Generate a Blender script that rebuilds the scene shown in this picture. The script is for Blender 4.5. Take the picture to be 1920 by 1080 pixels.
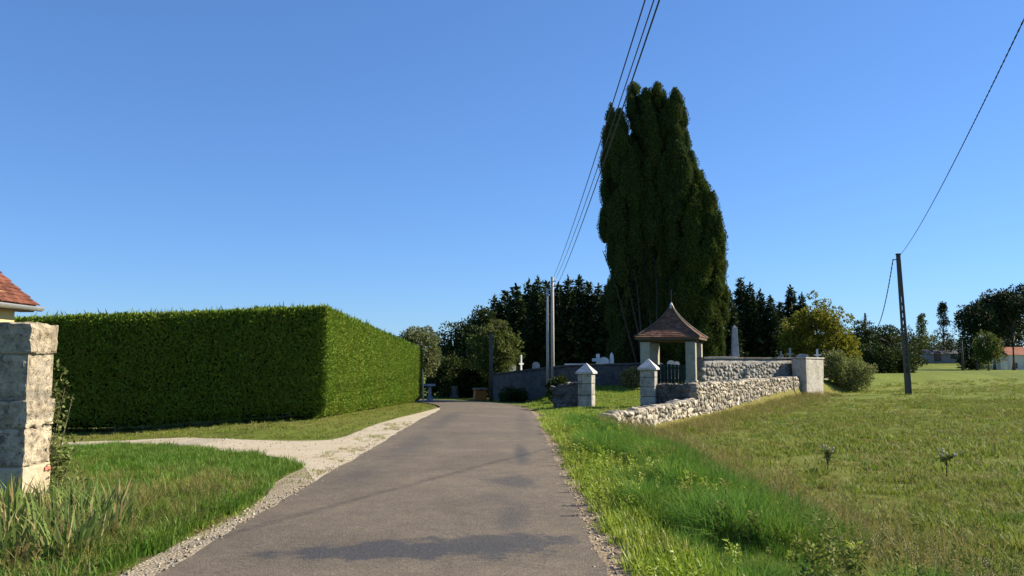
import bpy, bmesh, math, random
import numpy as np
rng = np.random.default_rng(11)
random.seed(11)
R = math.radians
scene = bpy.context.scene
for o in list(bpy.data.objects):
    bpy.data.objects.remove(o)

# ------------------------------------------------------------------ camera, sky, sun, exposure
FPX, PITCH, CAMZ = 1600.0, R(5.18), 1.7
cam_d = bpy.data.cameras.new('camera')
cam_d.sensor_width = 36.0
cam_d.lens = 36.0 * FPX / 1920.0
cam_d.clip_end = 6000
cam_d.clip_start = 0.05
cam = bpy.data.objects.new('camera', cam_d)
scene.collection.objects.link(cam)
cam.location = (0, 0, CAMZ)
cam.rotation_euler = (R(90) + PITCH, 0, 0)
scene.camera = cam

SUN_EL = R(33)
SUN_AZ_DIR = (0.955, 0.296)                # where the sun stands, seen from above (x, y)
world = bpy.data.worlds.new('World')
scene.world = world
world.use_nodes = True
wn = world.node_tree.nodes
wl = world.node_tree.links
sky = wn.new('ShaderNodeTexSky')
sky.sky_type = 'NISHITA'
sky.sun_disc = False
sky.sun_elevation = SUN_EL
sky.sun_rotation = math.atan2(SUN_AZ_DIR[0], SUN_AZ_DIR[1])
sky.altitude = 0
sky.air_density = 1.0
sky.dust_density = 0.0
sky.ozone_density = 4.0
# one even grade of the whole sky: a softer gradient and a bluer tone
gam = wn.new('ShaderNodeGamma'); gam.inputs[1].default_value = 0.76
tint = wn.new('ShaderNodeMix'); tint.data_type = 'RGBA'; tint.blend_type = 'MULTIPLY'; tint.inputs[0].default_value = 1.0
tint.inputs[7].default_value = (0.46, 0.69, 1.04, 1)
wl.new(sky.outputs[0], gam.inputs[0]); wl.new(gam.outputs[0], tint.inputs[6])
wl.new(tint.outputs[2], wn['Background'].inputs[0])
wn['Background'].inputs[1].default_value = 0.11

sun_d = bpy.data.lights.new('sun', 'SUN')
sun_d.energy = 5.0
sun_d.angle = R(0.53)
sun_d.color = (1.0, 0.885, 0.69)
sun = bpy.data.objects.new('sun', sun_d)
scene.collection.objects.link(sun)
sv = (SUN_AZ_DIR[0] * math.cos(SUN_EL), SUN_AZ_DIR[1] * math.cos(SUN_EL), math.sin(SUN_EL))
from mathutils import Vector, Matrix
sun.rotation_euler = Vector(sv).to_track_quat('Z', 'Y').to_euler()
sun.location = (30, 10, 30)

scene.view_settings.view_transform = 'Standard'
scene.view_settings.look = 'None'
scene.view_settings.exposure = 1.08
scene.view_settings.gamma = 1.0
scene.view_settings.use_curve_mapping = False
scene.render.engine = 'CYCLES'
scene.cycles.use_denoising = True
scene.cycles.max_bounces = 6
scene.cycles.transparent_max_bounces = 8
scene.cycles.diffuse_bounces = 3

# ------------------------------------------------------------------ helpers
def sm(a, b, x):
    t = np.clip((np.asarray(x, float) - a) / (b - a), 0, 1)
    return t * t * (3 - 2 * t)

def vnoise(x, y, seed=0):
    x = np.asarray(x, float); y = np.asarray(y, float)
    xi = np.floor(x); yi = np.floor(y); fx = x - xi; fy = y - yi
    fx = fx * fx * (3 - 2 * fx); fy = fy * fy * (3 - 2 * fy)
    def h(i, j):
        v = np.sin(i * 127.1 + j * 311.7 + seed * 74.7) * 43758.5453
        return v - np.floor(v)
    a = h(xi, yi); b = h(xi + 1, yi); c = h(xi, yi + 1); d = h(xi + 1, yi + 1)
    return (a * (1 - fx) + b * fx) * (1 - fy) + (c * (1 - fx) + d * fx) * fy

def fbm(x, y, seed=0, oct=3):
    s = 0; a = .5
    for k in range(oct):
        s = s + a * vnoise(x * 2 ** k, y * 2 ** k, seed + k); a *= .5
    return s

# ---- the lie of the land
EDGE = np.array([(3.3, -60), (3.3, 10), (3.25, 20), (3.05, 25.6), (7.3, 33.9), (16.9, 50.0), (24, 60), (60, 95), (160, 190)], float)

def side_of_edge(x, y):
    """signed distance to the line where the road side drops to the field (+ = field)"""
    x = np.asarray(x, float); y = np.asarray(y, float)
    best = np.full(np.broadcast(x, y).shape, 1e9); sign = np.zeros_like(best)
    for (ax, ay), (bx, by) in zip(EDGE[:-1], EDGE[1:]):
        dx, dy = bx - ax, by - ay
        t = np.clip(((x - ax) * dx + (y - ay) * dy) / (dx * dx + dy * dy), 0, 1)
        qx, qy = ax + t * dx, ay + t * dy
        d = np.hypot(x - qx, y - qy)
        cr = (x - ax) * dy - (y - ay) * dx
        m = d < best
        best = np.where(m, d, best); sign = np.where(m, np.sign(cr), sign)
    return best * sign

def zt(x, y):
    x = np.asarray(x, float); y = np.asarray(y, float)
    road_drop = -0.018 * np.clip(y - 28, 0, 40)
    left_drop = -0.36 * sm(-6, -13, x) * sm(12, 20, y)
    yard = 0.62 * sm(34.5, 47, y) + 0.03 * np.clip(x - 6, 0, 12) * sm(34, 46, y)
    w = sm(1.0, 3.6, x)
    z_in = (road_drop + left_drop) * (1 - w) + yard * w
    z_f = -0.5 + 0.47 * sm(30, 52, y) + 0.1 * (fbm(x * .12, y * .12, 5) - .45)
    d = side_of_edge(x, y)
    half = 0.22 + 0.9 * sm(25.5, 22, y) + 3.0 * sm(52, 60, y)
    t = sm(-half, half, d)
    z = z_in * (1 - t) + z_f * t
    z = z + 2.1 * sm(140, 175, y) * sm(30, 60, x) + 6 * sm(250, 700, y)
    n = (fbm(x * .9, y * .9, 9) - .45) * 0.06
    offroad = np.maximum(sm(1.0, 1.8, x), sm(-5.0, -6.5, x)) + sm(60, 70, y)
    return z + n * np.clip(offroad, 0, 1)

def ray(px, py):
    a = (px - 960) / FPX; b = (540 - py) / FPX
    return np.array([a, math.cos(PITCH) - b * math.sin(PITCH), math.sin(PITCH) + b * math.cos(PITCH)])

def at(px, py, depth):
    d = ray(px, py)
    s = depth / d[1]
    return np.array([d[0] * s, depth, CAMZ + d[2] * s])

def on_ground(px, py):
    d = ray(px, py); lo = 3.0
    for k in range(1, 4000):
        y = 3.0 + k * .06
        s = y / d[1]
        if CAMZ + d[2] * s <= float(zt(d[0] * s, y)):
            return np.array([d[0] * s, y])
    return np.array([d[0] * 200, 200.])

# ---- objects
def link(o, parent=None):
    scene.collection.objects.link(o)
    if parent is not None:
        o.parent = parent
    return o

def tag(o, label=None, cat=None, group=None, kind=None):
    if label: o['label'] = label
    if cat: o['category'] = cat
    if group: o['group'] = group
    if kind: o['kind'] = kind
    return o

def thing(name, loc, label, cat, group=None, rz=0.0):
    o = bpy.data.objects.new(name, None)
    o.empty_display_size = .2
    o.location = tuple(float(v) for v in loc); o.rotation_euler = (0, 0, rz)
    link(o)
    return tag(o, label, cat, group)

def np_mesh(name, V, F, smooth=False):
    """V (n,3), F (m,k) constant k"""
    V = np.asarray(V, np.float32); F = np.asarray(F, np.int32)
    me = bpy.data.meshes.new(name)
    k = F.shape[1]
    me.vertices.add(len(V)); me.vertices.foreach_set('co', V.ravel())
    me.loops.add(F.size); me.loops.foreach_set('vertex_index', F.ravel())
    me.polygons.add(len(F)); me.polygons.foreach_set('loop_start', np.arange(0, F.size, k, dtype=np.int32))
    if smooth:
        me.polygons.foreach_set('use_smooth', np.ones(len(F), bool))
    me.update(calc_edges=True)
    return me

def obj(name, me, mat, parent=None, loc=(0, 0, 0)):
    o = bpy.data.objects.new(name, me)
    if mat is not None and not me.materials:
        me.materials.append(mat)
    o.location = tuple(float(v) for v in loc)
    return link(o, parent)

class MB:
    """collects simple shapes into one mesh"""
    def __init__(s): s.V = []; s.F = []
    def add(s, V, F):
        n = len(s.V); s.V += [tuple(map(float, v)) for v in V]; s.F += [tuple(int(i) + n for i in f) for f in F]
    def box(s, c, size, rz=0.0, taper=1.0, jitter=0.0, rx=0.0, ry=0.0):
        x, y, z = size[0] / 2, size[1] / 2, size[2] / 2
        P = []
        M = Matrix.Rotation(rz, 3, 'Z') @ Matrix.Rotation(ry, 3, 'Y') @ Matrix.Rotation(rx, 3, 'X')
        for k, sz in ((1, -1), (taper, 1)):
            for sx, sy in ((-1, -1), (1, -1), (1, 1), (-1, 1)):
                v = M @ Vector((sx * x * k, sy * y * k, sz * z))
                j = [random.uniform(-jitter, jitter) for _ in range(3)]
                P.append((c[0] + v.x + j[0], c[1] + v.y + j[1], c[2] + v.z + j[2]))
        s.add(P, [(3, 2, 1, 0), (4, 5, 6, 7), (0, 1, 5, 4), (1, 2, 6, 5), (2, 3, 7, 6), (3, 0, 4, 7)])
        return s
    def tube(s, pts, rad, n=7, cap=True):
        pts = [Vector([float(q) for q in p]) for p in pts]
        if not hasattr(rad, '__len__'): rad = [rad] * len(pts)
        rings = []; up = Vector((0, 0, 1))
        for i, p in enumerate(pts):
            t = (pts[min(i + 1, len(pts) - 1)] - pts[max(i - 1, 0)]).normalized()
            a = t.cross(up)
            if a.length < 1e-3: a = t.cross(Vector((1, 0, 0)))
            a.normalize(); b = t.cross(a)
            rings.append([p + (a * math.cos(2 * math.pi * k / n) + b * math.sin(2 * math.pi * k / n)) * rad[i] for k in range(n)])
        V = [v for r in rings for v in r]; F = []
        for i in range(len(pts) - 1):
            for k in range(n):
                F.append((i * n + k, i * n + (k + 1) % n, (i + 1) * n + (k + 1) % n, (i + 1) * n + k))
        if cap:
            F.append(tuple(range(n))[::-1]); F.append(tuple((len(pts) - 1) * n + k for k in range(n)))
        s.add(V, F); return s
    def lathe(s, c, prof, n=12, sq=False):
        V = []; F = []
        for r, z in prof:
            for k in range(n):
                a = 2 * math.pi * k / n
                V.append((c[0] + r * math.cos(a), c[1] + r * math.sin(a), c[2] + z))
        for i in range(len(prof) - 1):
            for k in range(n):
                F.append((i * n + k, i * n + (k + 1) % n, (i + 1) * n + (k + 1) % n, (i + 1) * n + k))
        F.append(tuple(range(n))[::-1]); F.append(tuple((len(prof) - 1) * n + k for k in range(n)))
        s.add(V, F); return s
    def mesh(s, name, smooth=False):
        me = bpy.data.meshes.new(name); me.from_pydata(s.V, [], s.F); me.update()
        if smooth:
            me.polygons.foreach_set('use_smooth', np.ones(len(me.polygons), bool))
        return me
    def build(s, name, mat, parent=None, smooth=False, bevel=0.0, loc=(0, 0, 0)):
        o = obj(name, s.mesh(name, smooth), mat, parent, loc)
        if bevel:
            m = o.modifiers.new('bevel', 'BEVEL'); m.width = bevel; m.segments = 2; m.limit_method = 'ANGLE'
        return o

# ------------------------------------------------------------------ materials
def new_mat(name):
    m = bpy.data.materials.new(name); m.use_nodes = True
    return m, m.node_tree.nodes, m.node_tree.links

def ramp(nt, stops, interp='LINEAR'):
    n = nt.nodes.new('ShaderNodeValToRGB'); n.color_ramp.interpolation = interp
    while len(n.color_ramp.elements) < len(stops): n.color_ramp.elements.new(.5)
    for e, (p, c) in zip(n.color_ramp.elements, stops):
        e.position = p; e.color = (c[0], c[1], c[2], 1) if hasattr(c, '__len__') else (c, c, c, 1)
    return n

def noise(nt, scale, detail=4, rough=.6, vec=None, dist=0.0):
    n = nt.nodes.new('ShaderNodeTexNoise'); n.inputs['Scale'].default_value = scale
    n.inputs['Detail'].default_value = detail; n.inputs['Roughness'].default_value = rough
    n.inputs['Distortion'].default_value = dist
    if vec is not None: nt.links.new(vec, n.inputs['Vector'])
    return n

def mix(nt, a, b, fac, mode='MIX'):
    n = nt.nodes.new('ShaderNodeMix'); n.data_type = 'RGBA'; n.blend_type = mode
    for si, v in ((0, fac), (6, a), (7, b)):
        sock = n.inputs[si]
        if isinstance(v, (int, float)): sock.default_value = v if si == 0 else (v, v, v, 1)
        elif isinstance(v, tuple): sock.default_value = (*v[:3], 1)
        else: nt.links.new(v, sock)
    return n.outputs[2]

def math_n(nt, op, a, b=None, c=None, clamp=False):
    n = nt.nodes.new('ShaderNodeMath'); n.operation = op; n.use_clamp = clamp
    for i, v in enumerate((a, b, c)):
        if v is None: continue
        if isinstance(v, (int, float)): n.inputs[i].default_value = v
        else: nt.links.new(v, n.inputs[i])
    return n.outputs[0]

def pos_of(nt, kind='world'):
    if kind == 'world':
        return nt.nodes.new('ShaderNodeNewGeometry').outputs['Position']
    return nt.nodes.new('ShaderNodeTexCoord').outputs['Object']

def bump(nt, height, strength=.5, dist=.02):
    n = nt.nodes.new('ShaderNodeBump'); n.inputs['Strength'].default_value = strength
    n.inputs['Distance'].default_value = dist
    nt.links.new(height, n.inputs['Height'])
    return n.outputs[0]

def leaf_mat(name, cols, patch=None, patch_scale=.6, trans=.25, rough=.65, spec=.12, islands=True):
    """cols = dark..light leaf colours picked leaf by leaf, patch = a second tint in soft patches"""
    m, N, L = new_mat(name); nt = m.node_tree; bs = N['Principled BSDF']
    if islands:
        r = N.new('ShaderNodeNewGeometry').outputs['Random Per Island']
    else:
        r = N.new('ShaderNodeObjectInfo').outputs['Random']
    rp = ramp(nt, [(i / max(1, len(cols) - 1), c) for i, c in enumerate(cols)])
    L.new(r, rp.inputs[0]); col = rp.outputs[0]
    if patch:
        nz = noise(nt, patch_scale, 3, .6, pos_of(nt))
        f = ramp(nt, [(.42, 0.), (.62, 1.)]); L.new(nz.outputs[0], f.inputs[0])
        fm = math_n(nt, 'MULTIPLY', f.outputs[0], .75)
        col = mix(nt, col, patch, fm)
    L.new(col, bs.inputs['Base Color']); bs.inputs['Roughness'].default_value = rough
    bs.inputs['Specular IOR Level'].default_value = spec
    if trans > 0:
        t = N.new('ShaderNodeBsdfTranslucent'); L.new(col, t.inputs[0])
        mx = N.new('ShaderNodeMixShader'); mx.inputs[0].default_value = trans
        L.new(bs.outputs[0], mx.inputs[1]); L.new(t.outputs[0], mx.inputs[2])
        L.new(mx.outputs[0], N['Material Output'].inputs[0])
    return m

def stone_mat(name, base, light, dark, scale=2.2, lichen=.5, bumpd=.02, rough=.9, extra=None, perobj=.25):
    m, N, L = new_mat(name); nt = m.node_tree; bs = N['Principled BSDF']
    p = pos_of(nt)
    n1 = noise(nt, scale, 6, .65, p); n2 = noise(nt, scale * 3.3, 5, .7, p, .6); n3 = noise(nt, scale * 11, 4, .7, p)
    f1 = ramp(nt, [(.38, 0.), (.62, 1.)]); L.new(n1.outputs[0], f1.inputs[0])
    c = mix(nt, base, light, f1.outputs[0])
    f2 = ramp(nt, [(.5, 0.), (.64, 1.)]); L.new(n2.outputs[0], f2.inputs[0])
    c = mix(nt, c, dark, math_n(nt, 'MULTIPLY', f2.outputs[0], lichen))
    f3 = ramp(nt, [(.3, .72), (.7, 1.2)]); L.new(n3.outputs[0], f3.inputs[0])
    c = mix(nt, c, f3.outputs[0], 1.0, 'MULTIPLY')
    oi = N.new('ShaderNodeObjectInfo')
    fo = ramp(nt, [(0, 1 - perobj), (1, 1 + perobj)]); L.new(oi.outputs['Random'], fo.inputs[0])
    c = mix(nt, c, fo.outputs[0], 1.0, 'MULTIPLY')
    if extra: c = extra(nt, c, p)
    L.new(c, bs.inputs['Base Color']); bs.inputs['Roughness'].default_value = rough
    bs.inputs['Specular IOR Level'].default_value = .2
    hh = math_n(nt, 'ADD', n2.outputs[0], math_n(nt, 'MULTIPLY', n3.outputs[0], .5))
    L.new(bump(nt, hh, .9, bumpd), bs.inputs['Normal'])
    return m

def plain_mat(name, col, rough=.7, metal=0.0, var=.25, scale=6, spec=.3, bumpd=.004):
    m, N, L = new_mat(name); nt = m.node_tree; bs = N['Principled BSDF']
    p = pos_of(nt)
    n1 = noise(nt, scale, 6, .65, p)
    f = ramp(nt, [(.25, 1 - var), (.75, 1 + var)]); L.new(n1.outputs[0], f.inputs[0])
    L.new(mix(nt, col, f.outputs[0], 1.0, 'MULTIPLY'), bs.inputs['Base Color'])
    bs.inputs['Roughness'].default_value = rough; bs.inputs['Metallic'].default_value = metal
    bs.inputs['Specular IOR Level'].default_value = spec
    n2 = noise(nt, scale * 5, 4, .6, p)
    L.new(bump(nt, n2.outputs[0], .6, bumpd), bs.inputs['Normal'])
    return m

M = {}
M['cypress'] = leaf_mat('cypress_leaf', [(.030, .050, .017), (.052, .084, .024), (.085, .125, .035)], (.095, .115, .032), .9, .2, .7, .1)
M['cypress_olive'] = leaf_mat('cypress_olive_leaf', [(.028, .05, .010), (.065, .10, .017), (.12, .165, .03)], (.12, .13, .026), .8, .24, .7, .1)
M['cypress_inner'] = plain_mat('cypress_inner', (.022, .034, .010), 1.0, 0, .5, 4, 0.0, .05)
M['hedge'] = leaf_mat('hedge_leaf', [(.075, .14, .014), (.13, .225, .024), (.185, .29, .034), (.13, .225, .024), (.075, .14, .014), (.15, .245, .026), (.185, .29, .034), (.125, .20, .024), (.20, .165, .06)], (.175, .23, .03), .7, .24, .75, .08)
M['spruce'] = leaf_mat('spruce_needle', [(.013, .027, .008), (.026, .05, .015), (.048, .075, .022)], (.04, .055, .02), .3, .1)
M['leaf_mid'] = leaf_mat('leaf_mid', [(.04, .065, .012), (.08, .115, .02), (.13, .165, .034)], (.13, .14, .04), .5, .28)
M['leaf_dark'] = leaf_mat('leaf_dark', [(.018, .034, .008), (.036, .06, .013), (.055, .082, .018)], (.045, .06, .014), .5, .18)
M['leaf_pale'] = leaf_mat('leaf_pale', [(.08, .10, .035), (.15, .17, .07), (.25, .25, .13)], (.13, .16, .05), .8, .3)
M['leaf_gold'] = leaf_mat('leaf_gold', [(.09, .11, .014), (.17, .18, .018), (.27, .25, .026)], (.17, .17, .02), .4, .35)
M['leaf_bush'] = leaf_mat('leaf_bush', [(.10, .13, .035), (.165, .20, .06), (.24, .265, .095)], (.19, .20, .075), .9, .3)
M['leaf_straw'] = leaf_mat('leaf_straw', [(.16, .13, .05), (.26, .22, .08), (.38, .33, .14)], (.22, .2, .06), 1.2, .25)
M['iris'] = leaf_mat('iris_leaf', [(.07, .12, .03), (.13, .20, .045), (.20, .28, .07), (.15, .21, .05), (.36, .33, .14), (.26, .15, .07)], None, 1, .35)
M['pine'] = leaf_mat('pine_needle', [(.012, .022, .008), (.024, .042, .014), (.042, .062, .02)], None, 1, .08)
M['grass_lush'] = leaf_mat('grass_lush', [(.06, .15, .02), (.095, .21, .028), (.145, .265, .042)], (.14, .225, .03), .9, .4, .7, .1)
M['grass_verge'] = leaf_mat('grass_verge', [(.17, .265, .02), (.25, .35, .03), (.32, .395, .046)], (.30, .32, .056), 1.1, .35, .5, .3)
M['grass_field'] = leaf_mat('grass_field', [(.135, .19, .022), (.185, .24, .03), (.235, .275, .045)], (.205, .215, .05), .45, .35, .6, .2)
M['grass_lawn'] = leaf_mat('grass_lawn', [(.068, .155, .014), (.10, .205, .02), (.14, .245, .03)], (.145, .215, .03), .7, .35, .55, .25)
M['grass_dry'] = leaf_mat('grass_dry', [(.20, .17, .05), (.30, .25, .09), (.40, .34, .15)], (.16, .17, .04), .8, .3, .7, .2)
M['weed'] = leaf_mat('weed_leaf', [(.075, .115, .02), (.13, .18, .035), (.18, .22, .05), (.25, .24, .08)], None, 1, .35)
M['bark'] = plain_mat('bark', (.10, .085, .065), .9, 0, .5, 9, .1, .02)
M['bark_shaded'] = plain_mat('bark_shaded', (.05, .045, .038), .9, 0, .4, 7, .1, .02)  # bark darkened so the colour carries the shade on the bare stems
M['bark_grey'] = plain_mat('bark_grey', (.16, .145, .125), .9, 0, .4, 7, .1, .02)
M['core'] = plain_mat('shade_core', (.012, .016, .006), 1.0, 0, .4, 5, 0.0, .03)  # near-black filler added inside foliage to block light

def ground_material():
    m, N, L = new_mat('ground'); nt = m.node_tree; bs = N['Principled BSDF']
    p = pos_of(nt)
    n1 = noise(nt, .35, 6, .7, p); n2 = noise(nt, 3.0, 6, .7, p); n3 = noise(nt, 22, 4, .7, p); n0 = noise(nt, .06, 4, .6, p)
    f1 = ramp(nt, [(.35, 0.), (.65, 1.)]); L.new(n1.outputs[0], f1.inputs[0])
    c = mix(nt, (.115, .16, .024), (.155, .195, .03), f1.outputs[0])
    f2 = ramp(nt, [(.45, 0.), (.68, 1.)]); L.new(n2.outputs[0], f2.inputs[0])
    c = mix(nt, c, (.13, .13, .035), math_n(nt, 'MULTIPLY', f2.outputs[0], .55))
    f0 = ramp(nt, [(.4, .85), (.62, 1.15)]); L.new(n0.outputs[0], f0.inputs[0])
    c = mix(nt, c, f0.outputs[0], 1.0, 'MULTIPLY')
    f3 = ramp(nt, [(.3, .6), (.7, 1.3)]); L.new(n3.outputs[0], f3.inputs[0])
    c = mix(nt, c, f3.outputs[0], 1.0, 'MULTIPLY')
    ad = N.new('ShaderNodeAttribute'); ad.attribute_name = 'dry'
    dryn = math_n(nt, 'MULTIPLY', ad.outputs['Fac'], math_n(nt, 'ADD', math_n(nt, 'MULTIPLY', n2.outputs[0], 1.2), .3), clamp=True)
    c = mix(nt, c, (.20, .175, .05), dryn)
    ab = N.new('ShaderNodeAttribute'); ab.attribute_name = 'soil'
    c = mix(nt, c, (.16, .125, .085), ab.outputs['Fac'])
    L.new(c, bs.inputs['Base Color']); bs.inputs['Roughness'].default_value = .95
    bs.inputs['Specular IOR Level'].default_value = .1
    h = math_n(nt, 'ADD', n2.outputs[0], math_n(nt, 'MULTIPLY', n3.outputs[0], .6))
    L.new(bump(nt, h, 1.0, .10), bs.inputs['Normal'])
    return m
M['ground'] = ground_material()

def gravel_material(name, a, b, dirt, k=1.0):
    m, N, L = new_mat(name); nt = m.node_tree; bs = N['Principled BSDF']
    p = pos_of(nt)
    v = N.new('ShaderNodeTexVoronoi'); v.inputs['Scale'].default_value = 38 * k; L.new(p, v.inputs['Vector'])
    n1 = noise(nt, 1.1, 5, .65, p); n2 = noise(nt, 55 * k, 4, .7, p)
    f = ramp(nt, [(.2, 0.), (.8, 1.)]); L.new(v.outputs['Color'], f.inputs[0])
    c = mix(nt, a, b, f.outputs[0])
    f1 = ramp(nt, [(.42, 0.), (.66, 1.)]); L.new(n1.outputs[0], f1.inputs[0])
    c = mix(nt, c, dirt, math_n(nt, 'MULTIPLY', f1.outputs[0], .55))
    f2 = ramp(nt, [(.3, .75), (.7, 1.2)]); L.new(n2.outputs[0], f2.inputs[0])
    c = mix(nt, c, f2.outputs[0], 1.0, 'MULTIPLY')
    L.new(c, bs.inputs['Base Color']); bs.inputs['Roughness'].default_value = .95
    bs.inputs['Specular IOR Level'].default_value = .15
    inv = math_n(nt, 'SUBTRACT', 1.0, v.outputs['Distance'])
    L.new(bump(nt, inv, .8, .02), bs.inputs['Normal'])
    return m
M['gravel'] = gravel_material('gravel', (.42, .365, .27), (.58, .51, .39), (.40, .325, .20), 1.5)
M['shoulder'] = gravel_material('shoulder_gravel', (.22, .185, .135), (.40, .345, .26), (.20, .155, .095), 1.0)
M['dirt'] = gravel_material('dirt', (.22, .17, .115), (.34, .27, .18), (.17, .125, .08), .8)

def road_material():
    m, N, L = new_mat('road'); nt = m.node_tree; bs = N['Principled BSDF']
    p = pos_of(nt)
    sx = N.new('ShaderNodeSeparateXYZ'); L.new(p, sx.inputs[0])
    big = noise(nt, .55, 5, .6, p); med = noise(nt, 3.2, 6, .7, p); fine = noise(nt, 60, 3, .8, p); grit = noise(nt, 140, 2, .8, p)
    f = ramp(nt, [(.35, 0.), (.65, 1.)]); L.new(big.outputs[0], f.inputs[0])
    c = mix(nt, (.115, .094, .070), (.152, .124, .090), f.outputs[0])
    f = ramp(nt, [(.35, .84), (.65, 1.12)]); L.new(med.outputs[0], f.inputs[0])
    c = mix(nt, c, f.outputs[0], 1.0, 'MULTIPLY')
    # bitumen patches and dark wheel tracks: flattened, ragged ovals lying on the road
    wob = noise(nt, 2.4, 6, .75, p)
    def oval(cx, cy, rx, ry, rot=0.0, soft=.5):
        dx = math_n(nt, 'SUBTRACT', sx.outputs[0], cx); dy = math_n(nt, 'SUBTRACT', sx.outputs[1], cy)
        ca, sa = math.cos(rot), math.sin(rot)
        u = math_n(nt, 'DIVIDE', math_n(nt, 'ADD', math_n(nt, 'MULTIPLY', dx, ca), math_n(nt, 'MULTIPLY', dy, sa)), rx)
        v = math_n(nt, 'DIVIDE', math_n(nt, 'SUBTRACT', math_n(nt, 'MULTIPLY', dy, ca), math_n(nt, 'MULTIPLY', dx, sa)), ry)
        r = math_n(nt, 'SQRT', math_n(nt, 'ADD', math_n(nt, 'MULTIPLY', u, u), math_n(nt, 'MULTIPLY', v, v)))
        r = math_n(nt, 'ADD', r, math_n(nt, 'MULTIPLY', math_n(nt, 'SUBTRACT', wob.outputs[0], .5), 2.6))
        mr = N.new('ShaderNodeMapRange'); L.new(r, mr.inputs[0]); mr.interpolation_type = 'SMOOTHSTEP'
        mr.inputs[1].default_value = 1.0 + soft * .5; mr.inputs[2].default_value = 1.0 - soft; mr.inputs[3].default_value = 0; mr.inputs[4].default_value = 1
        return mr.outputs[0]
    acc = None
    for args in ROAD_PATCHES:
        s = math_n(nt, 'MULTIPLY', oval(*args[:6]), args[6])
        acc = s if acc is None else math_n(nt, 'MAXIMUM', acc, s)
    c = mix(nt, c, (.052, .051, .053), acc)
    agg = noise(nt, 24, 4, .8, p)
    f = ramp(nt, [(.35, .78), (.65, 1.22)]); L.new(agg.outputs[0], f.inputs[0])
    c = mix(nt, c, f.outputs[0], 1.0, 'MULTIPLY')
    f = ramp(nt, [(.32, .45), (.52, 1.0), (.72, 1.65)]); L.new(fine.outputs[0], f.inputs[0])
    c = mix(nt, c, f.outputs[0], 1.0, 'MULTIPLY')
    f = ramp(nt, [(.66, 0.), (.74, 1.)]); L.new(grit.outputs[0], f.inputs[0])
    c = mix(nt, c, (.30, .27, .22), math_n(nt, 'MULTIPLY', f.outputs[0], .5))
    L.new(c, bs.inputs['Base Color']); bs.inputs['Roughness'].default_value = .82
    bs.inputs['Specular IOR Level'].default_value = .3
    h = math_n(nt, 'ADD', fine.outputs[0], math_n(nt, 'MULTIPLY', med.outputs[0], .3))
    L.new(bump(nt, h, .8, .015), bs.inputs['Normal'])
    return m
ROAD_PATCHES = [  # cx, cy, rx, ry, rotation, softness, strength
    (-.95, 7.9, 1.25, .42, .05, .3, 1.0), (-.15, 8.3, .75, .40, .2, .3, .9), (.0, 9.6, .22, 1.1, -.08, .8, .6),
    (.0, 12.5, .38, .75, .1, .6, .7), (.18, 16.5, .16, 2.0, 0, .7, .75), (-2.1, 18.5, .40, 3.4, 0, .9, .55),
    (-2.35, 13.5, .40, 1.6, 0, .9, .4), (-2.05, 27, .35, 6.0, 0, .9, .55), (-.2, 11.0, .3, .5, 0, .8, .4), (.35, 26, .25, 6, 0, .9, .35),
    (-2.1, 6.6, .9, .25, .1, .8, .6), (-.9, 21, .8, .5, 0, 1., .25)]
M['road'] = road_material()

M['rubble'] = stone_mat('rubble_stone', (.30, .27, .21), (.54, .48, .37), (.085, .076, .064), 3.4, .7, .03, .95, None, .4)
M['rubble_mortar'] = stone_mat('rubble_mortar', (.24, .205, .15), (.38, .33, .25), (.08, .072, .06), 5, .6, .03)
M['ashlar'] = stone_mat('ashlar_stone', (.29, .24, .165), (.54, .46, .33), (.07, .06, .048), 3.6, .75, .05, .95, None, .22)
M['ashlar_warm'] = stone_mat('ashlar_warm_stone', (.44, .37, .25), (.52, .45, .33), (.20, .17, .12), 2.0, .4, .015, .95, None, .12)
M['pillar'] = stone_mat('pillar_stone', (.27, .255, .225), (.44, .415, .36), (.085, .082, .078), 2.4, .6, .015, .95, None, .08)
M['cap'] = stone_mat('cap_stone', (.46, .445, .41), (.62, .60, .56), (.12, .12, .115), 4, .45, .015, .95, None, .06)
M['render'] = stone_mat('old_render', (.24, .23, .215), (.36, .345, .32), (.075, .072, .07), 1.1, .7, .03, .95, None, .1)
M['render_pale'] = stone_mat('pale_render', (.40, .37, .31), (.55, .51, .43), (.19, .175, .15), 2.0, .55, .03, .95, None, .05)
M['render_shaded'] = stone_mat('shaded_render', (.085, .08, .08), (.14, .132, .128), (.035, .034, .034), 1.1, .6, .03, .95, None, .1)  # old render darkened: shade of the lane-side walls is in the colour
M['coping'] = stone_mat('coping_stone', (.075, .072, .068), (.14, .135, .125), (.03, .03, .03), 5, .5, .02, .95, None, .25)
M['rubble_grey'] = stone_mat('grey_rubble_stone', (.17, .16, .145), (.38, .36, .32), (.045, .043, .04), 3.4, .6, .03, .95, None, .1)
M['rubble_shaded'] = stone_mat('shaded_rubble_stone', (.075, .07, .065), (.17, .16, .145), (.03, .028, .026), 3.4, .6, .03, .95, None, .2)  # rubble darkened to put the shade on pillar walls and boulder into its colour
M['column'] = stone_mat('column_stone', (.30, .28, .22), (.38, .36, .28), (.15, .14, .12), 2.2, .4, .012, .95, None, .06)
M['tomb_white'] = stone_mat('white_tombstone', (.62, .61, .58), (.74, .73, .70), (.40, .39, .37), 4, .4, .008, .8, None, .05)
M['tomb_grey'] = stone_mat('grey_tombstone', (.30, .30, .30), (.42, .42, .41), (.16, .16, .16), 4, .4, .008, .8, None, .1)
M['tile_house'] = stone_mat('house_roof_tile', (.13, .045, .028), (.19, .070, .042), (.06, .035, .026), 6, .6, .006, .9, None, .4)
M['timber'] = plain_mat('old_timber', (.10, .075, .05), .85, 0, .4, 8)
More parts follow.
